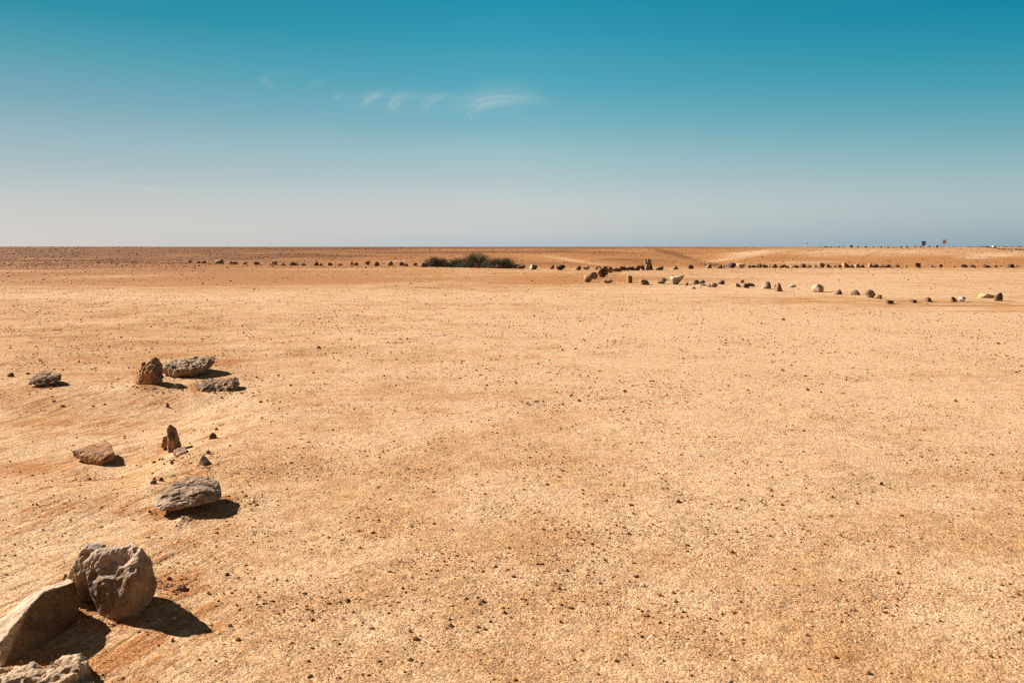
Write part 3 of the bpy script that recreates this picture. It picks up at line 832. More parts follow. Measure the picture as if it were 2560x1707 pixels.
MID = [
 (1461,1485.5,686.6,705.4,'round','pink','pinkish tan rounded boulder, nearest of the stepped cluster','tan','left'),
 (1475,1494.5,681.6,697.4,'round','brown','brown boulder with a pale pink top, just behind the nearest pinkish one','pink','top'),
 (1494,1514.5,673.6,693.4,'round','dark','dark boulder with an orange left side in the stepped cluster','orange','left'),
 (1505.5,1520.5,667,687.4,'block','brown','tall square-topped dark block standing in the cluster'),
 (1518.5,1534,667,682.6,'round','red','reddish round boulder right of the tall square block'),
 (1508,1533.5,699,708.4,'rubble','tan','low crumbly tan lump in front of the cluster','pale','spots'),
 (1568,1581,690.8,707.4,'block','tan','small upright tan block left of the smooth grey stones','brown','right'),
 (1600,1622.5,700.4,711.8,'mound','olive','olive-grey stone with a pale left tip','tan','left'),
 (1645,1667,695.8,709.4,'egg','grey','smooth grey oval stone left of the big white-topped boulder'),
 (1680,1711.5,691.4,711,'topheavy','grey','big angular boulder with a white flat top and orange foot','white','top'),
 (1711,1721.5,706.8,713.6,'mound','red','small reddish stone at the right foot of the white-topped boulder'),
 (1728.5,1739,717,722.4,'wedge','brown','tiny brown stone lying nearest the camera in this part of the row'),
 (1735,1751,700.8,710.2,'egg','brown','brown rounded stone at the left of the loose heap'),
 (1747.5,1758.5,703.6,710.6,'slab','olive','tilted slab with a pale streak in the loose heap','pale','top'),
 (1752.5,1763.5,700.4,707.8,'mound','dark','dark stone at the back of the loose heap'),
 (1750,1765.5,710,714.6,'slab','yellow','thin pale yellow slab lying in front of the loose heap'),
 (1765,1777.5,708.6,716.6,'wedge','grey','dark grey stone tilted up to the right in the loose heap'),
 (1773,1781.5,711.8,718,'slab','tan','small tan chip at the left of the rough tan stone'),
 (1778.5,1794,707.6,718.4,'rubble','tan','rough tan stone at the right front of the loose heap','brown','spots'),
 (1794,1814.5,701.2,711.4,'rubble','brown','two-lobed brown stone right of the loose heap','grey','left'),
 (1838,1855.5,708.6,717.4,'wedge_left','brown','brown wedge with a tan left side sloping to the right','tan','left'),
 (1850.5,1861,699.4,707.6,'round','grey','small grey-tan stone set back behind the others','tan','left'),
 (1860.5,1872,710.2,720,'block','black','black squarish stone touching the arched one'),
 (1867,1885.5,708.8,716,'slab','dark','dark arched slab resting against the black squarish stone'),
 (1907,1928.5,705.8,722,'mound','brown','boulder with a flat white left face and brown right side','white','left'),
 (1935,1945.5,711.8,719,'mound','brown','small brown stone behind the brown pyramid'),
 (1939,1957.5,709.4,728.6,'peak','red','pointed reddish brown pyramid-shaped stone'),
 (1973.5,1991.5,711,718.6,'rubble','white','flat crumbly white stone right of the pyramid','brown','base'),
 (2035.5,2060.5,712.6,730.4,'mound','white','big white boulder with an orange foot','orange','base'),
 (2084,2105.5,724.8,736,'wedge','brown','brown stone with its right edge raised, between the white boulder and the dark one','pink','left'),
 (2129.5,2151.5,726.4,738,'mound','dark','dark brown stone with a tan left end','tan','left'),
 (2166,2186.5,726.4,744.2,'round','grey','rounded cracked grey boulder','tan','spots'),
 (2192,2206,737.8,747.6,'mound','brown','brown stone just below the cracked grey boulder'),
 (2217.5,2234,751.6,759.6,'block','dark','dark brick-like stone lying low'),
 (2280,2292.5,750.2,757.4,'block','dark','smallest dark block between the brick-like stone and the low pyramid'),
 (2313.5,2331.5,744.2,755,'peak','brown','low brown pyramid with its right side steep'),
 (2377.5,2392.5,742.8,755,'rubble','tan','rough tan stone speckled dark','dark','spots'),
 (2400,2420.5,742.2,754.4,'rubble','white','stone with a white ragged top over a dark underside','dark','base'),
 (2451.5,2489,734,744.8,'mound','yellow','long crumbly pale yellow slab touching a brown boulder','yellow','top'),
 (2488,2508.5,733.8,752.4,'round','dark','dark brown round boulder at the right end of the near row','brown','left'),
]
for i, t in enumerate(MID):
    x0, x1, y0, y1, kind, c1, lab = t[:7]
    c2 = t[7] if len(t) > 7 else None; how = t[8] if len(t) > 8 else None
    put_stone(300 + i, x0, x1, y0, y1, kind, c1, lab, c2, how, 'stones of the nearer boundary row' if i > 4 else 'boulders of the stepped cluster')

# the pile of stones with two ears
def pile():
    g = ground_at(1622, 675.2)
    Y = g.y
    def one(i, x0, x1, y0, y1, kind, c1, lab, dy=0.0, c2=None, how=None):
        mpp = (Y * CP + (CAM_H - g.z) * SP) / F
        w = (x1 - x0) * mpp; h = (y1 - y0) * mpp
        me = stone(700 + i, kind, c1, c2, how, w, w * 0.8, h * 1.04)
        p = at((x0 + x1) / 2, y1, Y + dy)
        link('stone', me, lab, 'stone', 'stones of the upright pile', loc=(p.x, Y + dy, max(p.z, g.z) if y1 > 673 else p.z))
    one(0, 1611, 1626, 658, 675.5, 'peak', 'tan', 'tan boulder forming the front foot of the stone pile')
    one(1, 1619, 1634, 656, 675.5, 'peak', 'dark', 'dark boulder forming the right foot of the stone pile', 0.1)
    one(2, 1610.5, 1621, 651, 661, 'rubble', 'grey', 'rough grey stone at the upper left of the stone pile', 0.05, 'pale', 'spots')
    one(3, 1617, 1628, 650, 661.5, 'rubble', 'olive', 'rough olive stone at the upper right of the stone pile', 0.12, 'pale', 'right')
    one(4, 1611, 1615.5, 645.8, 652, 'peak', 'dark', 'small pointed dark stone topping the left of the pile', 0.05)
    one(5, 1618.5, 1626.5, 646.4, 652.5, 'mound', 'dark', 'small rounded dark stone topping the right of the pile', 0.1)
pile()
# stone resting on another near the dark signpost
def rest():
    base = ground_at(2297, 669)
    mpp = (base.y * CP + 1.6 * SP) / F
    me = stone(760, 'block', 'black', None, None, 12.5 * mpp, 9 * mpp, 7.5 * mpp)
    p = at(2294, 664.6, base.y + 0.1)
    link('stone', me, 'black block balanced on top of the lower brown stone', 'stone', 'stones of the far boundary row', loc=(p.x, base.y + 0.12, p.z))
rest()

# skyline stones on the far right rise
def skyline():
    rng = np.random.default_rng(77)
    xs = [(2045.9,620.4,5,1.6),(2058,620.4,6,2.4),(2065.5,620.4,3,1.6),(2073,620.6,4.5,3),(2082,620.6,4,2),(2091.8,620.6,4.5,2.8),(2102.8,620.8,2.2,3.4),(2121.5,620.8,6,5),(2139,620.6,7,4),(2159,620,6.5,4),
          (2176.8,619,4.4,4),(2196.4,619.6,6.4,3.8),(2205,618.8,3.5,2),(2214,619,6,3.2),(2228.7,618.6,4.6,2.6),(2245.7,618.2,6.4,3.8),(2260.2,618.2,4.5,3.6),(2280.6,619,5,3.2),(2287,618.6,4,2.4),
          (2293.5,618,6.5,3.6),(2317.1,617.8,5.8,4),(2328,618.6,5,2.6),(2335,618.8,5.6,5),(2345,618.6,6,3.4),(2352,618.8,4.5,2.8),(2021.2,616.6,2,2.4)]
    for x in np.arange(2362, 2560, 5.6):
        xs.append((x + rng.uniform(-2, 2), 618.2 + rng.uniform(-1.2, 0.8) - (x - 2362) / 200 * 0.4, rng.uniform(3, 6), rng.uniform(1.8, 3.8)))
    for q in range(30):     # the row that comes down the slope at the far right
        t = q / 29.0
        xs.append((2435 + 125 * t + rng.uniform(-2, 2), 618.8 + 11.5 * t ** 0.85 + rng.uniform(-.7, .7), rng.uniform(3, 6), rng.uniform(1.6, 3.2)))
    cols = ['black', 'dark', 'dark', 'brown', 'red', 'dark', 'brown']
    for i, (x, y, w, h) in enumerate(xs):
        up = y < 619.5
        Y = 345.0 - max(0, y - 618.6) * 9.0 + (30 if x > 2362 and up else 0)
        X = (x - 1280) / F * Y
        z = th(X, Y, False)
        mpp = Y / F
        c = cols[int(rng.integers(0, len(cols)))]
        lab, c2 = 'dark stone, one of the row along the far right skyline', None
        gr = 'skyline stones'
        if not up and x > 2430:
            lab = 'brown stone in the line coming down the slope at the far right edge'
            gr = 'stones down the right slope'
        me = stone(800 + i, ['mound', 'round', 'block', 'peak', 'mound'][i % 5], c, c2, None, w * 1.15 * mpp, w * mpp, h * 1.3 * mpp)
        link('stone', me, lab, 'stone', gr, loc=(X, Y, z))
    for x, w, h, lab in ((2476, 9.5, 5, 'large white boulder on the far right skyline'), (2450, 5, 4, 'small white boulder left of the large white one on the skyline')):
        Y = 330.0; X = (x - 1280) / F * Y; mpp = Y / F
        me = stone(990 + int(w), 'mound', 'white', None, None, w * mpp, w * mpp, h * mpp)
        link('stone', me, lab, 'stone', 'skyline stones', loc=(X, Y, th(X, Y, False)))
skyline()

# ------------------------------------------------------------------ the large foreground rocks
def hero(name, hulls, voxel, seed, tint_fn, label, disp=0.012, pit=0.0, rough=1.0, sink=0.02, smooth=3, cat='rock', group=None, pit_scale=14.0, zmin_pit=-9, fine=0.35, an=(1, 1, 1), dents=()):
    """each hull: list of (px, py, Y) points; joined, remeshed and weathered"""
    bm = bmesh.new()
    allp = []
    for H in hulls:
        vs = []
        P = [at(*p) for p in H]
        lo = min(p.z for p in P)
        for p in P:
            vs.append(bm.verts.new(p)); allp.append(p)
        for p in P:
            if p.z < lo + 0.03:
                q = p.copy(); q.z -= sink
                vs.append(bm.verts.new(q))
        r = bmesh.ops.convex_hull(bm, input=vs, use_existing_faces=False)
        junk = list({e for e in r['geom_interior'] + r['geom_unused'] if isinstance(e, bmesh.types.BMVert)})
        bmesh.ops.delete(bm, geom=junk, context='VERTS')
    cx = sum(p.x for p in allp) / len(allp); cy = sum(p.y for p in allp) / len(allp)
    cz = min(p.z for p in allp)
    bmesh.ops.translate(bm, verts=bm.verts, vec=(-cx, -cy, -cz))
    bmesh.ops.recalc_face_normals(bm, faces=bm.faces)
    me = bpy.data.meshes.new(name + '_rough')
    bm.to_mesh(me); bm.free()
    tmp = bpy.data.objects.new('tmp', me); COL.objects.link(tmp)
    m = tmp.modifiers.new('r', 'REMESH'); m.mode = 'VOXEL'; m.voxel_size = voxel
    m = tmp.modifiers.new('s', 'SMOOTH'); m.factor = 0.5; m.iterations = smooth
    dg = bpy.context.evaluated_depsgraph_get()
    ev = tmp.evaluated_get(dg).to_mesh()
    nv = len(ev.vertices)
    V = np.empty(nv * 3, np.float32); ev.vertices.foreach_get('co', V); V = V.reshape(-1, 3).astype(float)
    Nn = np.empty(nv * 3, np.float32); ev.vertices.foreach_get('normal', Nn); Nn = Nn.reshape(-1, 3).astype(float)
    Fc = np.array([p.vertices[:] for p in ev.polygons], dtype=np.int32)
    bpy.data.objects.remove(tmp)
    q = V * np.array(an)
    d = disp * n3(q[:, 0] * 7, q[:, 1] * 7, q[:, 2] * 7, seed)
    d += disp * 0.6 * n3(q[:, 0] * 17, q[:, 1] * 17, q[:, 2] * 17, seed + 1)
    rd = 0.6 * (n3(q[:, 0] * 24, q[:, 1] * 24, q[:, 2] * 30, seed + 2))
    d += disp * fine * rd * rough
    d += disp * fine * 0.7 * n3(q[:, 0] * 60, q[:, 1] * 60, q[:, 2] * 60, seed + 3) * rough
    d += disp * 0.22 * n3(q[:, 0] * 110, q[:, 1] * 110, q[:, 2] * 110, seed + 5) * rough
    if pit > 0:
        wx = q + 0.02 * np.stack([n3(q[:, 0] * 20, q[:, 1] * 20, q[:, 2] * 20, seed + 7)] * 3, 1)
        c = cell3(wx[:, 0] * pit_scale, wx[:, 1] * pit_scale, wx[:, 2] * pit_scale, seed + 4)
        c2 = cell3(wx[:, 0] * pit_scale * 2.3, wx[:, 1] * pit_scale * 2.3, wx[:, 2] * pit_scale * 2.3, seed + 6)
        upm = sst(0.1, 0.6, Nn[:, 2] + 0.5 * n3(q[:, 0] * 9, q[:, 1] * 9, q[:, 2] * 9, seed + 8)) if zmin_pit < -5 else sst(zmin_pit, zmin_pit + 0.04, V[:, 2])
        d -= upm * pit * (sst(0.42, 0.22, c) + 0.5 * sst(0.4, 0.15, c2))
    for dpx, dpy, dY, dr, dd in dents:
        c_ = at(dpx, dpy, dY)
        dist2 = (V[:, 0] + cx - c_.x) ** 2 + (V[:, 1] + cy - c_.y) ** 2 + (V[:, 2] + cz - c_.z) ** 2
        d -= dd * sst(1.0, 0.35, np.sqrt(dist2) / (dr * (1.25 + 0.5 * n3(q[:, 0] * 18, q[:, 1] * 18, q[:, 2] * 18, seed + 9))))
    V = V + Nn * d[:, None]
    C = tint_fn(V, Nn, seed)
    me2 = mesh_np(name, V, Fc, 4, True, {'tint': C}, M_ROCK)
    return link(name, me2, label, cat, group, loc=(cx, cy, cz))
def blend(V, Nn, seed, base, second, scale, lo, hi, third=None, third_mask=None):
    n = n3(V[:, 0] * scale, V[:, 1] * scale, V[:, 2] * scale, seed + 20) + 0.5 * n3(V[:, 0] * scale * 3, V[:, 1] * scale * 3, V[:, 2] * scale * 3, seed + 21)
    k = sst(lo, hi, n)[:, None]
    C = np.array(base)[None] * (1 - k) + np.array(second)[None] * k
    if third is not None:
        m = third_mask[:, None]
        C = C * (1 - m) + np.array(third)[None] * m
    return C
GREYP = (0.30, 0.215, 0.175); SANDY = (0.31, 0.205, 0.128); OCHRE = (0.40, 0.215, 0.095); LIGHT = (0.56, 0.43, 0.33); DARKB = (0.13, 0.085, 0.065)
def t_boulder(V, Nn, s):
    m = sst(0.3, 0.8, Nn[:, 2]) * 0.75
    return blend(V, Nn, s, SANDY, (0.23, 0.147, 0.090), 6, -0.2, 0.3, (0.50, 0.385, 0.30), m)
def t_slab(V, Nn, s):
    m = sst(0.1, 0.5, Nn[:, 2] - 0.4 * Nn[:, 0]) * 0.95  # sunlit rim painted in: pale tint on faces turned up and left
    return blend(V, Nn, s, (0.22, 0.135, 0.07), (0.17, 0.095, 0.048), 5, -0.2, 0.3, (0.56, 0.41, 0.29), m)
def t_crumb(V, Nn, s): return blend(V, Nn, s, (0.46, 0.32, 0.21), (0.26, 0.16, 0.10), 9, 0.0, 0.4)
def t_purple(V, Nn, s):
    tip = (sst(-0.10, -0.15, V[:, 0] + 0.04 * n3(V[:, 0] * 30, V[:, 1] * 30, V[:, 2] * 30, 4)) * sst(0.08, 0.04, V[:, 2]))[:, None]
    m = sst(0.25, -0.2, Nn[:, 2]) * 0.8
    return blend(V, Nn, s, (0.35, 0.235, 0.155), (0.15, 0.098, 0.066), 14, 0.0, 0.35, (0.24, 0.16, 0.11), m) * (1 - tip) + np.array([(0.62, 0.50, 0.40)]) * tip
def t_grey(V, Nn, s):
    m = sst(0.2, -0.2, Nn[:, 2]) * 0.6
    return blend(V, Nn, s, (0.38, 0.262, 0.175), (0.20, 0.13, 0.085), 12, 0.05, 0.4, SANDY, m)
def t_ochre(V, Nn, s): return blend(V, Nn, s, (0.37, 0.18, 0.075), (0.22, 0.115, 0.06), 10, 0.0, 0.35)
def t_upright(V, Nn, s):
    m = sst(0.0, 0.5, -Nn[:, 0]) * 0.6
    return blend(V, Nn, s, (0.31, 0.195, 0.13), (0.17, 0.11, 0.075), 10, 0.0, 0.35, (0.44, 0.23, 0.10), m)
def t_brown(V, Nn, s): return blend(V, Nn, s, (0.32, 0.195, 0.115), (0.18, 0.11, 0.068), 12, 0.0, 0.35)
def t_dark(V, Nn, s): return blend(V, Nn, s, (0.15, 0.09, 0.06), (0.24, 0.14, 0.085), 12, 0.0, 0.35)
def t_pale(V, Nn, s): return blend(V, Nn, s, (0.48, 0.34, 0.23), (0.36, 0.23, 0.14), 12, 0.0, 0.35)

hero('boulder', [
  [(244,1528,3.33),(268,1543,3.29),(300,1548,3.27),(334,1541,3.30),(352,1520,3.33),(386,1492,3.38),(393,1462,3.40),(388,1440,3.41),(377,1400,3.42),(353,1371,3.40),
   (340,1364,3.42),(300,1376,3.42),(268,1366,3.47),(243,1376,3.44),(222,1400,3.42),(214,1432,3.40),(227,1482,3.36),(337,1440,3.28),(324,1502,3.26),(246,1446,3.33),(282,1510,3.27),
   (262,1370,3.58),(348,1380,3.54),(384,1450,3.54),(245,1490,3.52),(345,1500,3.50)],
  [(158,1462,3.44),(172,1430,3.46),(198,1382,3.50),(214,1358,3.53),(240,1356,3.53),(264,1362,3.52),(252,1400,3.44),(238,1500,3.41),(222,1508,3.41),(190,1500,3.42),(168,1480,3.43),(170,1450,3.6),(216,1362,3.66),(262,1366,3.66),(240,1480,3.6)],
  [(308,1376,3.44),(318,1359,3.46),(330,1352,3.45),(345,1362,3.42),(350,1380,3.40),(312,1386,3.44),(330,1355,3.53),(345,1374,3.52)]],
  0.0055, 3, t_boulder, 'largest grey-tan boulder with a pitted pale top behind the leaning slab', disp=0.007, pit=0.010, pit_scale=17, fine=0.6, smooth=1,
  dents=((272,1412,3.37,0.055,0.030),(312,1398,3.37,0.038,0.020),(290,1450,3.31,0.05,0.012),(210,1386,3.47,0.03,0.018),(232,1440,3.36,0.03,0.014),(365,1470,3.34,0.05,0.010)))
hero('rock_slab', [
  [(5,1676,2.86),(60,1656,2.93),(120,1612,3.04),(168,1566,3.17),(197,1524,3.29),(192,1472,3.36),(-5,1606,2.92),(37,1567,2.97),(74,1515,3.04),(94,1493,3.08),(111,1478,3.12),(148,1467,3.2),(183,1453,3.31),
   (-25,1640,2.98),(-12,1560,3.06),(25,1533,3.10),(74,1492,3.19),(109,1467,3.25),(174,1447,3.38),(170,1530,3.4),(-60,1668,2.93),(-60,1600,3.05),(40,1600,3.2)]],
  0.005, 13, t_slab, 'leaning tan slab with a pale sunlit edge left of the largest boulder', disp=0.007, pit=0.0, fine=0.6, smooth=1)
hero('rock', [
  [(10,1674,2.80),(60,1658,2.80),(105,1662,2.78),(112,1700,2.66),(40,1712,2.62),(-40,1700,2.66),(-70,1680,2.78),(30,1760,2.5),(-60,1760,2.5)],
  [(105,1668,2.76),(150,1644,2.82),(204,1633,2.84),(222,1652,2.80),(185,1686,2.66),(120,1730,2.58),(110,1695,2.66),(160,1640,2.9),(215,1642,2.9),(225,1690,2.76)],
  [(165,1692,2.70),(215,1668,2.78),(240,1692,2.74),(240,1745,2.6),(170,1790,2.5),(115,1785,2.5),(150,1716,2.62)],
  [(-60,1716,2.66),(60,1706,2.64),(115,1735,2.58),(100,1830,2.44),(-60,1830,2.44)]],
  0.0055, 23, t_crumb, 'crumbly pale rock cut off by the bottom left corner', disp=0.018, pit=0.016, pit_scale=16, fine=0.5, sink=0.06, smooth=2)
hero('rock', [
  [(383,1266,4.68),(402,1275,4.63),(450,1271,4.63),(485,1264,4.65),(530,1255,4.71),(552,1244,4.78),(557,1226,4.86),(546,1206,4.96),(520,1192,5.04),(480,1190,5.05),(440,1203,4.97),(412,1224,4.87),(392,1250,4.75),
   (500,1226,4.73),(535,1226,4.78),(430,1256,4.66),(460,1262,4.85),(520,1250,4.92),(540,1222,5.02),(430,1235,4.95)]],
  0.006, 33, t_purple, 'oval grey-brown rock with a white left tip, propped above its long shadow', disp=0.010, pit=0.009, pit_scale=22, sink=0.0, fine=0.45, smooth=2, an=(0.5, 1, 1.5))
hero('rock', [
  [(183,1143,6.254),(206,1154,6.168),(250,1165,6.094),(284,1147,6.168),(179,1126,6.275),(205,1139,6.190),(250,1152,6.116),(285,1131,6.190),(279,1112,6.402),(266,1099,6.550),(240,1107,6.508),(200,1119,6.413),(265,1120,6.465),(200,1134,6.360)]],
  0.007, 43, t_ochre, 'flat ochre-brown rock tilted toward the viewer at the far left of the foreground', disp=0.007, pit=0.004, fine=0.6, sink=0.0, smooth=1)
hero('rock', [
  [(420,1129,6.441),(438,1134,6.409),(452,1120,6.463),(447,1095,6.483),(440,1070,6.494),(434,1066,6.494),(425,1060,6.494),(418,1067,6.472),(421,1100,6.420),(433,1100,6.399),(425,1062,6.568),(438,1072,6.568),(452,1112,6.599),(422,1112,6.599)]],
  0.006, 53, t_brown, 'narrow brown upright rock standing like a spike', disp=0.006, pit=0.0, fine=0.6, smooth=1, an=(1.5, 1.5, 0.5))
hero('rock', [
  [(404,1113,6.622),(407,1091,6.633),(424,1087,6.622),(426,1115,6.611),(407,1093,6.708),(419,1090,6.708),(404,1108,6.708),(420,1110,6.708)]],
  0.006, 54, t_ochre, 'small reddish rock chip against the left side of the spike', disp=0.006)
hero('rock', [
  [(433,1131,6.210),(446,1137,6.159),(468,1126,6.221),(470,1122,6.261),(461,1115,6.302),(446,1118,6.261),(434,1126,6.221),(440,1126,6.322),(462,1118,6.343)]],
  0.006, 63, t_pale, 'small pale flat rock at the right foot of the spike', disp=0.006, sink=0.02)
hero('rock', [
  [(496,1162,5.77),(512,1165,5.73),(526,1159,5.76),(516,1142,5.8),(508,1135,5.82),(500,1146,5.78),(498,1152,5.9),(524,1152,5.88),(509,1140,5.88)]],
  0.006, 73, t_dark, 'small dark pyramid rock right of the pale flat one', disp=0.005)
hero('rock', [
  [(339,957,9.12),(352,966,9.05),(382,971,8.98),(402,962,9.05),(408,945,9.12),(404,915,9.16),(396,897,9.2),(384,891,9.22),(374,895,9.2),(368,908,9.14),(356,930,9.1),(380,930,9.0),(384,893,9.34),(404,920,9.36),(400,950,9.36),(350,950,9.3)],
  [(350,930,9.15),(353,906,9.2),(362,901,9.22),(370,908,9.2),(366,940,9.1),(356,906,9.3),(368,912,9.32),(348,948,9.2),(339,957,9.15),(368,950,9.3)]],
  0.010, 83, t_upright, 'upright rough rock with an orange left flank beside the long pitted slab', disp=0.026, pit=0.018, pit_scale=12, fine=0.5, zmin_pit=0.02, smooth=2)
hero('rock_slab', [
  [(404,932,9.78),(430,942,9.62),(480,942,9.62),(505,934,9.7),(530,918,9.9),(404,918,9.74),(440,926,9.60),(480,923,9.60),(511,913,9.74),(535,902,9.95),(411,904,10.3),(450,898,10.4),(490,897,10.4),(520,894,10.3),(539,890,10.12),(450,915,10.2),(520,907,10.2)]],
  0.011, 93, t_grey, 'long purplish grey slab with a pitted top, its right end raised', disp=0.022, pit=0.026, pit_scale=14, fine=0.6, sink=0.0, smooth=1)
hero('rock_slab', [
  [(480,957,9.08),(503,980,8.74),(530,976,8.74),(515,960,8.85),(512,948,9.2),(560,945,9.2),(550,968,8.8),(500,955,9.0)],
  [(540,978,8.74),(562,981,8.70),(588,976,8.76),(597,962,8.88),(601,954,9.0),(590,941,9.16),(570,943,9.2),(545,950,9.1),(545,965,8.82),(582,952,8.88)],
  [(515,972,8.80),(560,972,8.78),(520,956,8.92),(570,952,8.92),(520,948,9.15),(575,944,9.2),(560,962,9.1)]],
  0.010, 103, t_brown, 'low brown slab in front of and right of the long pitted slab', disp=0.018, pit=0.01, fine=0.6, smooth=1)
hero('rock_slab', [
  [(69,961,9.0),(100,965,8.92),(130,960,8.98),(152,951,9.1),(153,936,9.22),(140,929,9.42),(105,928,9.46),(82,938,9.3),(70,954,9.05),(100,944,9.05),(146,941,9.12),(140,935,9.4)]],
  0.010, 113, t_brown, 'flat brown slab lying apart near the left edge', disp=0.018, pit=0.008, fine=0.6, smooth=1, sink=0.0)
for k, (x0, x1, y0, y1, tf, lab) in enumerate((
  (18, 37, 930, 942, t_dark, 'small dark stone at the left edge, left of the flat brown slab'),
  (63, 75, 930.5, 936, t_dark, 'tiny dark stone just behind the flat brown slab near the left edge'),
  (523, 542, 1080, 1097, t_dark, 'small rough dark stone right of the spike'),
  (514, 528, 1123, 1135, t_brown, 'little brown stone just behind the dark pyramid rock'),
  (396, 411, 1192, 1203, t_dark, 'tiny dark stone left of the oval grey-brown rock'),
  (373, 393, 1200, 1210, t_dark, 'thin dark stone sliver left of the tiny dark stone'),
  (413, 424, 1004, 1019, t_brown, 'small brown stone between the upright rough rock and the spike'),
  (788, 804, 864, 872, t_pale, 'small pale stone alone on the plain right of the long slab'),
  (1952, 1964, 795, 800, t_brown, 'small brown stone alone on the pale plain at the right'),
  (2197, 2209, 1204, 1212, t_dark, 'small dark stone alone in the right foreground'),
  (566, 582, 1559, 1567, t_pale, 'tiny white stone chip right of the boulder shadow'),
  (415, 432, 1442, 1451, t_dark, 'dark chip in the red soil behind the boulder shadow'),
  (432, 470, 1462, 1478, t_ochre, 'ochre clod in the red soil right of the largest boulder'),
  (155, 172, 1430, 1452, t_ochre, 'ochre clod behind the left side of the largest boulder'),
  (427, 452, 958, 970, t_pale, 'small tan rock in the shadow gap between the slabs'),
  (536, 546, 1068, 1075, t_dark, 'tiny round dark pebble above the small rough dark stone'))):
    g = ground_at((x0 + x1) / 2, y1)
    Y = g.y; h = (x1 - x0) * 0.35 * Y / F
    cx = (x0 + x1) / 2
    rr_ = random.Random(k)
    H = []
    for a in range(9):
        t = a / 9 * 2 * math.pi
        for lv, rs in ((0.0, 1.0), (0.55, 0.85), (1.0, 0.35)):
            r_ = rs * rr_.uniform(0.8, 1.1)
            H.append((cx + (x1 - x0) / 2 * r_ * math.cos(t), None, Y + h * 0.9 + h * r_ * math.sin(t), lv))
    HH = []
    hz = max((y1 - y0) * Y / F * 0.85, 0.008)
    # turn wanted heights into sight-line pixels
    for (pxx, _, YY, lv) in H:
        z = g.z + lv * hz
        u, v = to_px(np.array([0.0]), np.array([YY]), np.array([z]))
        HH.append((pxx, float(v[0]), YY))
    hero('stone', [HH], max(0.0035, (x1 - x0) * Y / F / 16), 300 + k, tf, lab, disp=(x1 - x0) * Y / F * 0.10, sink=0.015, smooth=1, cat='stone', group='small loose stones of the foreground')

# ------------------------------------------------------------------ shrubs behind the row
M_LEAF = plain('dusty_foliage', (0.135, 0.135, 0.088), 0.9, 8, 0.45)
M_TWIG = plain('dry_twig', (0.13, 0.095, 0.06), 0.9, 30, 0.3)
def shrub(px0, px1, ptop, pbase, Y, seed, label):
    rng = np.random.default_rng(seed)
    cx = (px0 + px1) / 2
    x = (cx - 1280) / F * Y
    zb = th(x, Y)
    w = (px1 - px0) * Y / F; h = at(cx, ptop, Y).z - zb
    root = link('desert_shrub', None, label, 'shrub', 'shrubs behind the far row', loc=(x, Y, zb))
    # twigs
    tv, tf = [], []
    tips = []
    nb = 46
    for b in range(nb):
        a = rng.uniform(0, 2 * math.pi); spread = rng.uniform(0.1, 1.0)
        end = np.array([math.cos(a) * w * 0.56 * spread, math.sin(a) * w * 0.3 * spread, h * math.sqrt(max(0.12, 1 - 0.88 * spread ** 2)) * rng.uniform(0.78, 1.0)])
        st = np.array([rng.uniform(-.3, .3) * w * 0.6, rng.uniform(-.1, .1) * w, -0.05])
        pts = [st + (end - st) * t + np.array([0, 0, 0.15 * h * math.sin(t * math.pi)]) + rng.normal(0, 0.02, 3) for t in np.linspace(0, 1, 6)]
        for q in range(5):
            r0 = 0.018 * (1 - q / 6); r1 = 0.018 * (1 - (q + 1) / 6)
            base = len(tv)
            for P, r_ in ((pts[q], r0), (pts[q + 1], r1)):
                for m in range(4):
                    tv.append(P + r_ * np.array([math.cos(m * math.pi / 2), math.sin(m * math.pi / 2), 0]))
            for m in range(4):
                tf.append((base + m, base + (m + 1) % 4, base + 4 + (m + 1) % 4, base + 4 + m))
        tips += pts[1:]
    link('branch', mesh_np('branch', np.array(tv), np.array(tf), 4, True, None, M_TWIG), parent=root)
    n = int(16000 * w / 3)
    tips = np.array(tips)
    c = tips[rng.integers(0, len(tips), n)] + rng.normal(0, 1, (n, 3)) * np.array([0.17, 0.17, 0.09])
    nd = n // 2
    aa = rng.uniform(0, 2 * math.pi, nd); sp_ = np.sqrt(rng.random(nd)) * 1.05; lump = 0.85 + 0.3 * n2(np.cos(aa) * sp_ * 3, np.sin(aa) * sp_ * 3, seed)
    c[:nd] = np.stack([np.cos(aa) * w * 0.56 * sp_, np.sin(aa) * w * 0.3 * sp_, h * np.sqrt(np.clip(1 - 0.9 * sp_ ** 2, 0.03, 1)) * lump * rng.random(nd) ** 0.5], 1)
    c[:, 2] = np.maximum(c[:, 2], 0.0)
    n1 = rng.normal(size=(n, 3)); n1[:, 2] = np.abs(n1[:, 2]) + 0.6; n1 /= np.linalg.norm(n1, axis=1)[:, None]
    t1 = np.cross(n1, rng.normal(size=(n, 3))); t1 /= np.linalg.norm(t1, axis=1)[:, None]
    L_ = rng.uniform(0.04, 0.09, (n, 1)); B_ = rng.uniform(0.008, 0.02, (n, 1))
    V = np.stack([c - t1 * B_, c + t1 * B_, c + n1 * L_ + t1 * B_ * .5, c + n1 * L_ - t1 * B_ * .5], 1).reshape(-1, 3)
    link('foliage', mesh_np('foliage', V, np.arange(n * 4).reshape(-1, 4), 4, False, None, M_LEAF), parent=root)
shrub(1052, 1132, 642, 664, 71, 1, 'dark olive desert shrub at the left of the clump behind the stone row')
shrub(1112, 1176, 646, 665, 73, 2, 'middle desert shrub, lower and narrower, between its two neighbours')
shrub(1140, 1240, 631.5, 667, 70, 3, 'tallest dark green desert shrub, domed, behind the stone row')
shrub(1195, 1312, 646, 670, 68, 4, 'low spreading desert shrub tapering off at the right of the clump')

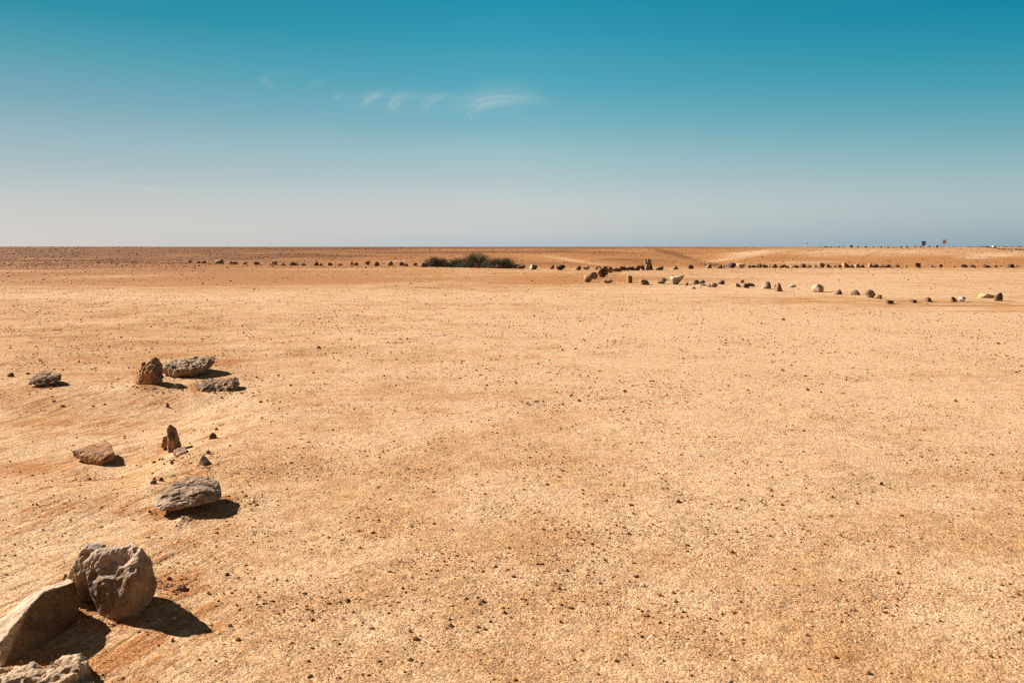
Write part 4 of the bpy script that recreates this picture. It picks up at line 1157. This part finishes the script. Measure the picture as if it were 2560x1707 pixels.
# ------------------------------------------------------------------ signposts and marker on the skyline
M_DKW = plain('dark_wood', (0.05, 0.04, 0.04), 0.8, 6, 0.3)
M_ORW = plain('orange_wood', (0.62, 0.27, 0.13), 0.8, 6, 0.3)
M_POST = plain('brown_post', (0.24, 0.14, 0.08), 0.8, 6, 0.3)
M_WHT = plain('pale_paint', (0.72, 0.66, 0.55), 0.7, 6, 0.15)
def box_mesh(name, sx, sy, sz, mat, bev=0.01, point=0):
    bm = bmesh.new()
    if point:      # board with an arrow end, in the XZ plane
        s = point
        prof = [(-s * sx / 2, -sz / 2), (s * sx / 2 - s * sz * .45, -sz / 2), (s * sx / 2, 0), (s * sx / 2 - s * sz * .45, sz / 2), (-s * sx / 2, sz / 2)]
        f1 = [bm.verts.new((x, -sy / 2, z)) for x, z in prof]; f2 = [bm.verts.new((x, sy / 2, z)) for x, z in prof]
        bm.faces.new(f1); bm.faces.new(f2[::-1])
        for i in range(5): bm.faces.new((f1[i], f2[i], f2[(i + 1) % 5], f1[(i + 1) % 5]))
        bmesh.ops.recalc_face_normals(bm, faces=bm.faces)
    else:
        bmesh.ops.create_cube(bm, size=1)
        bmesh.ops.scale(bm, vec=(sx, sy, sz), verts=bm.verts)
    bmesh.ops.bevel(bm, geom=bm.edges[:], offset=bev, segments=1, affect='EDGES')
    me = bpy.data.meshes.new(name); bm.to_mesh(me); bm.free(); me.materials.append(mat)
    return me
def signpost(px, Y, top, boards, mat, mpost, label):
    X = (px - 1280) / F * Y
    z = th(X, Y, False)
    H = at(px, top, Y).z - z
    m = Y / F
    root = link('signpost', None, label, 'signpost', loc=(X, Y, z))
    link('post', box_mesh('post', 0.17, 0.17, H + 0.3, mpost, 0.02), parent=root, loc=(0, 0, (H + 0.3) / 2 - 0.3))
    for (x0, x1, y0, y1, pt) in boards:
        zc = at(px, (y0 + y1) / 2, Y).z - z
        link('sign_board', box_mesh('sign_board', (x1 - x0) * m, 0.05, (y1 - y0) * m, mat, 0.012, pt), parent=root, loc=(((x0 + x1) / 2 - px) * m, -0.12, zc))
signpost(2301.2, 335, 603.5, [(2295.6, 2307.4, 603.4, 606.8, 1), (2295.8, 2307.4, 607.5, 610.8, -1), (2297.2, 2305.6, 611.5, 614.6, 1)], M_DKW, M_DKW, 'dark signpost with three stacked boards on the right skyline')
signpost(2351.8, 335, 599.6, [(2347.2, 2357.6, 600.0, 602.8, 1), (2347.2, 2357.4, 603.3, 606.0, -1), (2347.4, 2357.0, 606.5, 608.8, 1)], M_ORW, M_POST, 'orange wooden signpost with three boards on a tall pole on the right skyline')
def marker():
    Y = 345.0; X = (2010.4 - 1280) / F * Y; z = th(X, Y, False); m = Y / F
    root = link('marker_post', None, 'thin pale marker post alone on the skyline left of the signposts', 'marker post', loc=(X, Y, z))
    H = at(2010, 605, Y).z - z
    link('post', box_mesh('post', 0.2, 0.2, H + 0.2, M_WHT, 0.03), parent=root, loc=(0, 0, H / 2 - 0.1))
    link('plate', box_mesh('plate', 0.62, 0.08, 0.72, M_WHT, 0.1), parent=root, loc=(0.05, -0.13, H - 0.75))
    link('finial', box_mesh('finial', 0.3, 0.12, 0.35, M_WHT, 0.05), parent=root, loc=(-0.14, -0.12, H - 0.18))
marker()

# ------------------------------------------------------------------ cirrus wisps, high and far away
def cloud_material():
    g = NT('thin_cirrus')
    al = g.attr('dens')
    tc = g.attr('flow', True)
    n1 = g.noise(g.mapping(tc, (0.8, 9.0, 1)), 1.0, 5, 0.6, 0.5)
    n2_ = g.noise(g.mapping(tc, (1.6, 1.5, 1)), 1.0, 3, 0.6, 0.3)
    a = g.math('MULTIPLY', al, g.math('MULTIPLY', g.step(n1, 0.18, 0.85), g.step(n2_, 0.2, 0.62, 0.85, 1.0)), clamp=True)
    d = g.n('ShaderNodeBsdfDiffuse'); d.inputs[0].default_value = (0.9, 0.88, 0.88, 1)
    t = g.n('ShaderNodeBsdfTranslucent'); t.inputs[0].default_value = (0.9, 0.88, 0.88, 1)
    m1 = g.n('ShaderNodeMixShader'); m1.inputs[0].default_value = 0.5; g.l(d.outputs[0], m1.inputs[1]); g.l(t.outputs[0], m1.inputs[2])
    tr = g.n('ShaderNodeBsdfTransparent')
    mx = g.n('ShaderNodeMixShader'); g.l(a, mx.inputs[0]); g.l(tr.outputs[0], mx.inputs[1]); g.l(m1.outputs[0], mx.inputs[2])
    g.l(mx.outputs[0], g.out.inputs[0])
    return g.m
M_CIR = cloud_material()
ALT = 3000.0
def sky_pt(px, py, alt=ALT):
    u = (px - 1280.0) / F; v = (py - 853.5) / F
    dy = CP - v * SP; dz = -SP - v * CP
    t = (alt - CAM_H) / dz
    return np.array([u * t, dy * t, alt])
def wisp(spine, wid, dens, label, i):
    """a thin sheet of ice cloud along a curved spine of sight-line points at 3 km"""
    P = np.array(spine, float)
    ns, nw = 60, 24
    t = np.linspace(0, 1, ns)
    s = np.linspace(0, 1, len(P))
    # smooth spine
    def cr(vals):
        c = np.polyfit(s, vals, min(3, len(P) - 1)); return np.polyval(c, t)
    X = cr(P[:, 0]); Yp = cr(P[:, 1])
    dx = np.gradient(X); dy = np.gradient(Yp); l = np.hypot(dx, dy); nx, ny = -dy / l, dx / l
    V, D, Fl = [], [], []
    for a in range(ns):
        for b in range(nw):
            w_ = (b / (nw - 1) - 0.5) * 2
            ww = 1.2 * wid * (0.35 + 0.65 * math.sin(math.pi * min(1, t[a] * 0.9 + 0.08)))
            p = sky_pt(X[a] + nx[a] * w_ * ww, Yp[a] + ny[a] * w_ * ww, ALT + 12 * i + 3 * math.sin(a * .3))
            V.append(p)
            D.append(0.40 * dens * (1 - w_ * w_) ** 1.6 * math.sin(math.pi * t[a]) ** 0.9)
            Fl.append((t[a] + i * 3.7, w_ * 0.25 + i * 1.9, 0))
    idx = np.arange(ns * nw).reshape(ns, nw)
    Fc = np.stack([idx[:-1, :-1], idx[1:, :-1], idx[1:, 1:], idx[:-1, 1:]], -1).reshape(-1, 4)
    me = mesh_np('cirrus_cloud', np.array(V), Fc, 4, True, {'dens': np.array(D), 'flow': np.array(Fl)}, M_CIR)
    link('cirrus_cloud', me, label, 'cloud', 'thin cirrus wisps')
CL = [
 ([(820, 258), (960, 250), (1120, 256), (1300, 262)], 34, 0.26, 'very faint long veil linking the wisps of the cirrus band'),
 ([(640, 197), (665, 204), (690, 226)], 13, 0.30, 'faint wisp at the upper left of the cirrus band'),
 ([(655, 192), (700, 182), (745, 192)], 14, 0.16, 'faint flat veil above the upper left wisp'),
 ([(750, 232), (785, 210), (820, 196)], 12, 0.14, 'faint slanting streak right of the upper left wisp'),
 ([(830, 252), (845, 240), (860, 232)], 12, 0.32, 'tiny faint puff between the left wisps and the brightest puff'),
 ([(905, 268), (925, 247), (965, 220)], 16, 0.62, 'brightest short puff slanting up to the right in the cirrus band'),
 ([(968, 280), (985, 262), (1012, 236)], 15, 0.42, 'soft streak just right of the brightest puff'),
 ([(1000, 285), (985, 262), (1005, 245), (1050, 226)], 18, 0.32, 'pale curl in the middle of the cirrus band'),
 ([(1075, 285), (1062, 265), (1090, 246), (1150, 228)], 15, 0.42, 'hooked wisp between the middle curl and the long streamer'),
 ([(1165, 290), (1200, 262), (1260, 250), (1410, 254)], 24, 0.5, 'long streamer trailing to the right, largest of the cirrus wisps'),
 ([(1166, 280), (1173, 291), (1184, 306)], 5, 0.5, 'short bright tail hanging under the long streamer'),
 ([(1120, 280), (1200, 245), (1300, 238), (1380, 260)], 44, 0.34, 'broad faint veil around the long streamer'),
 ([(345, 470), (370, 472), (405, 476)], 6, 0.65, 'small low cloud streak near the left horizon'),
 ([(340, 473), (400, 474), (470, 478)], 9, 0.22, 'faint smear around the small low cloud streak'),
]
for i, (sp_, w_, d_, lab) in enumerate(CL):
    wisp(sp_, w_, d_, lab, i)
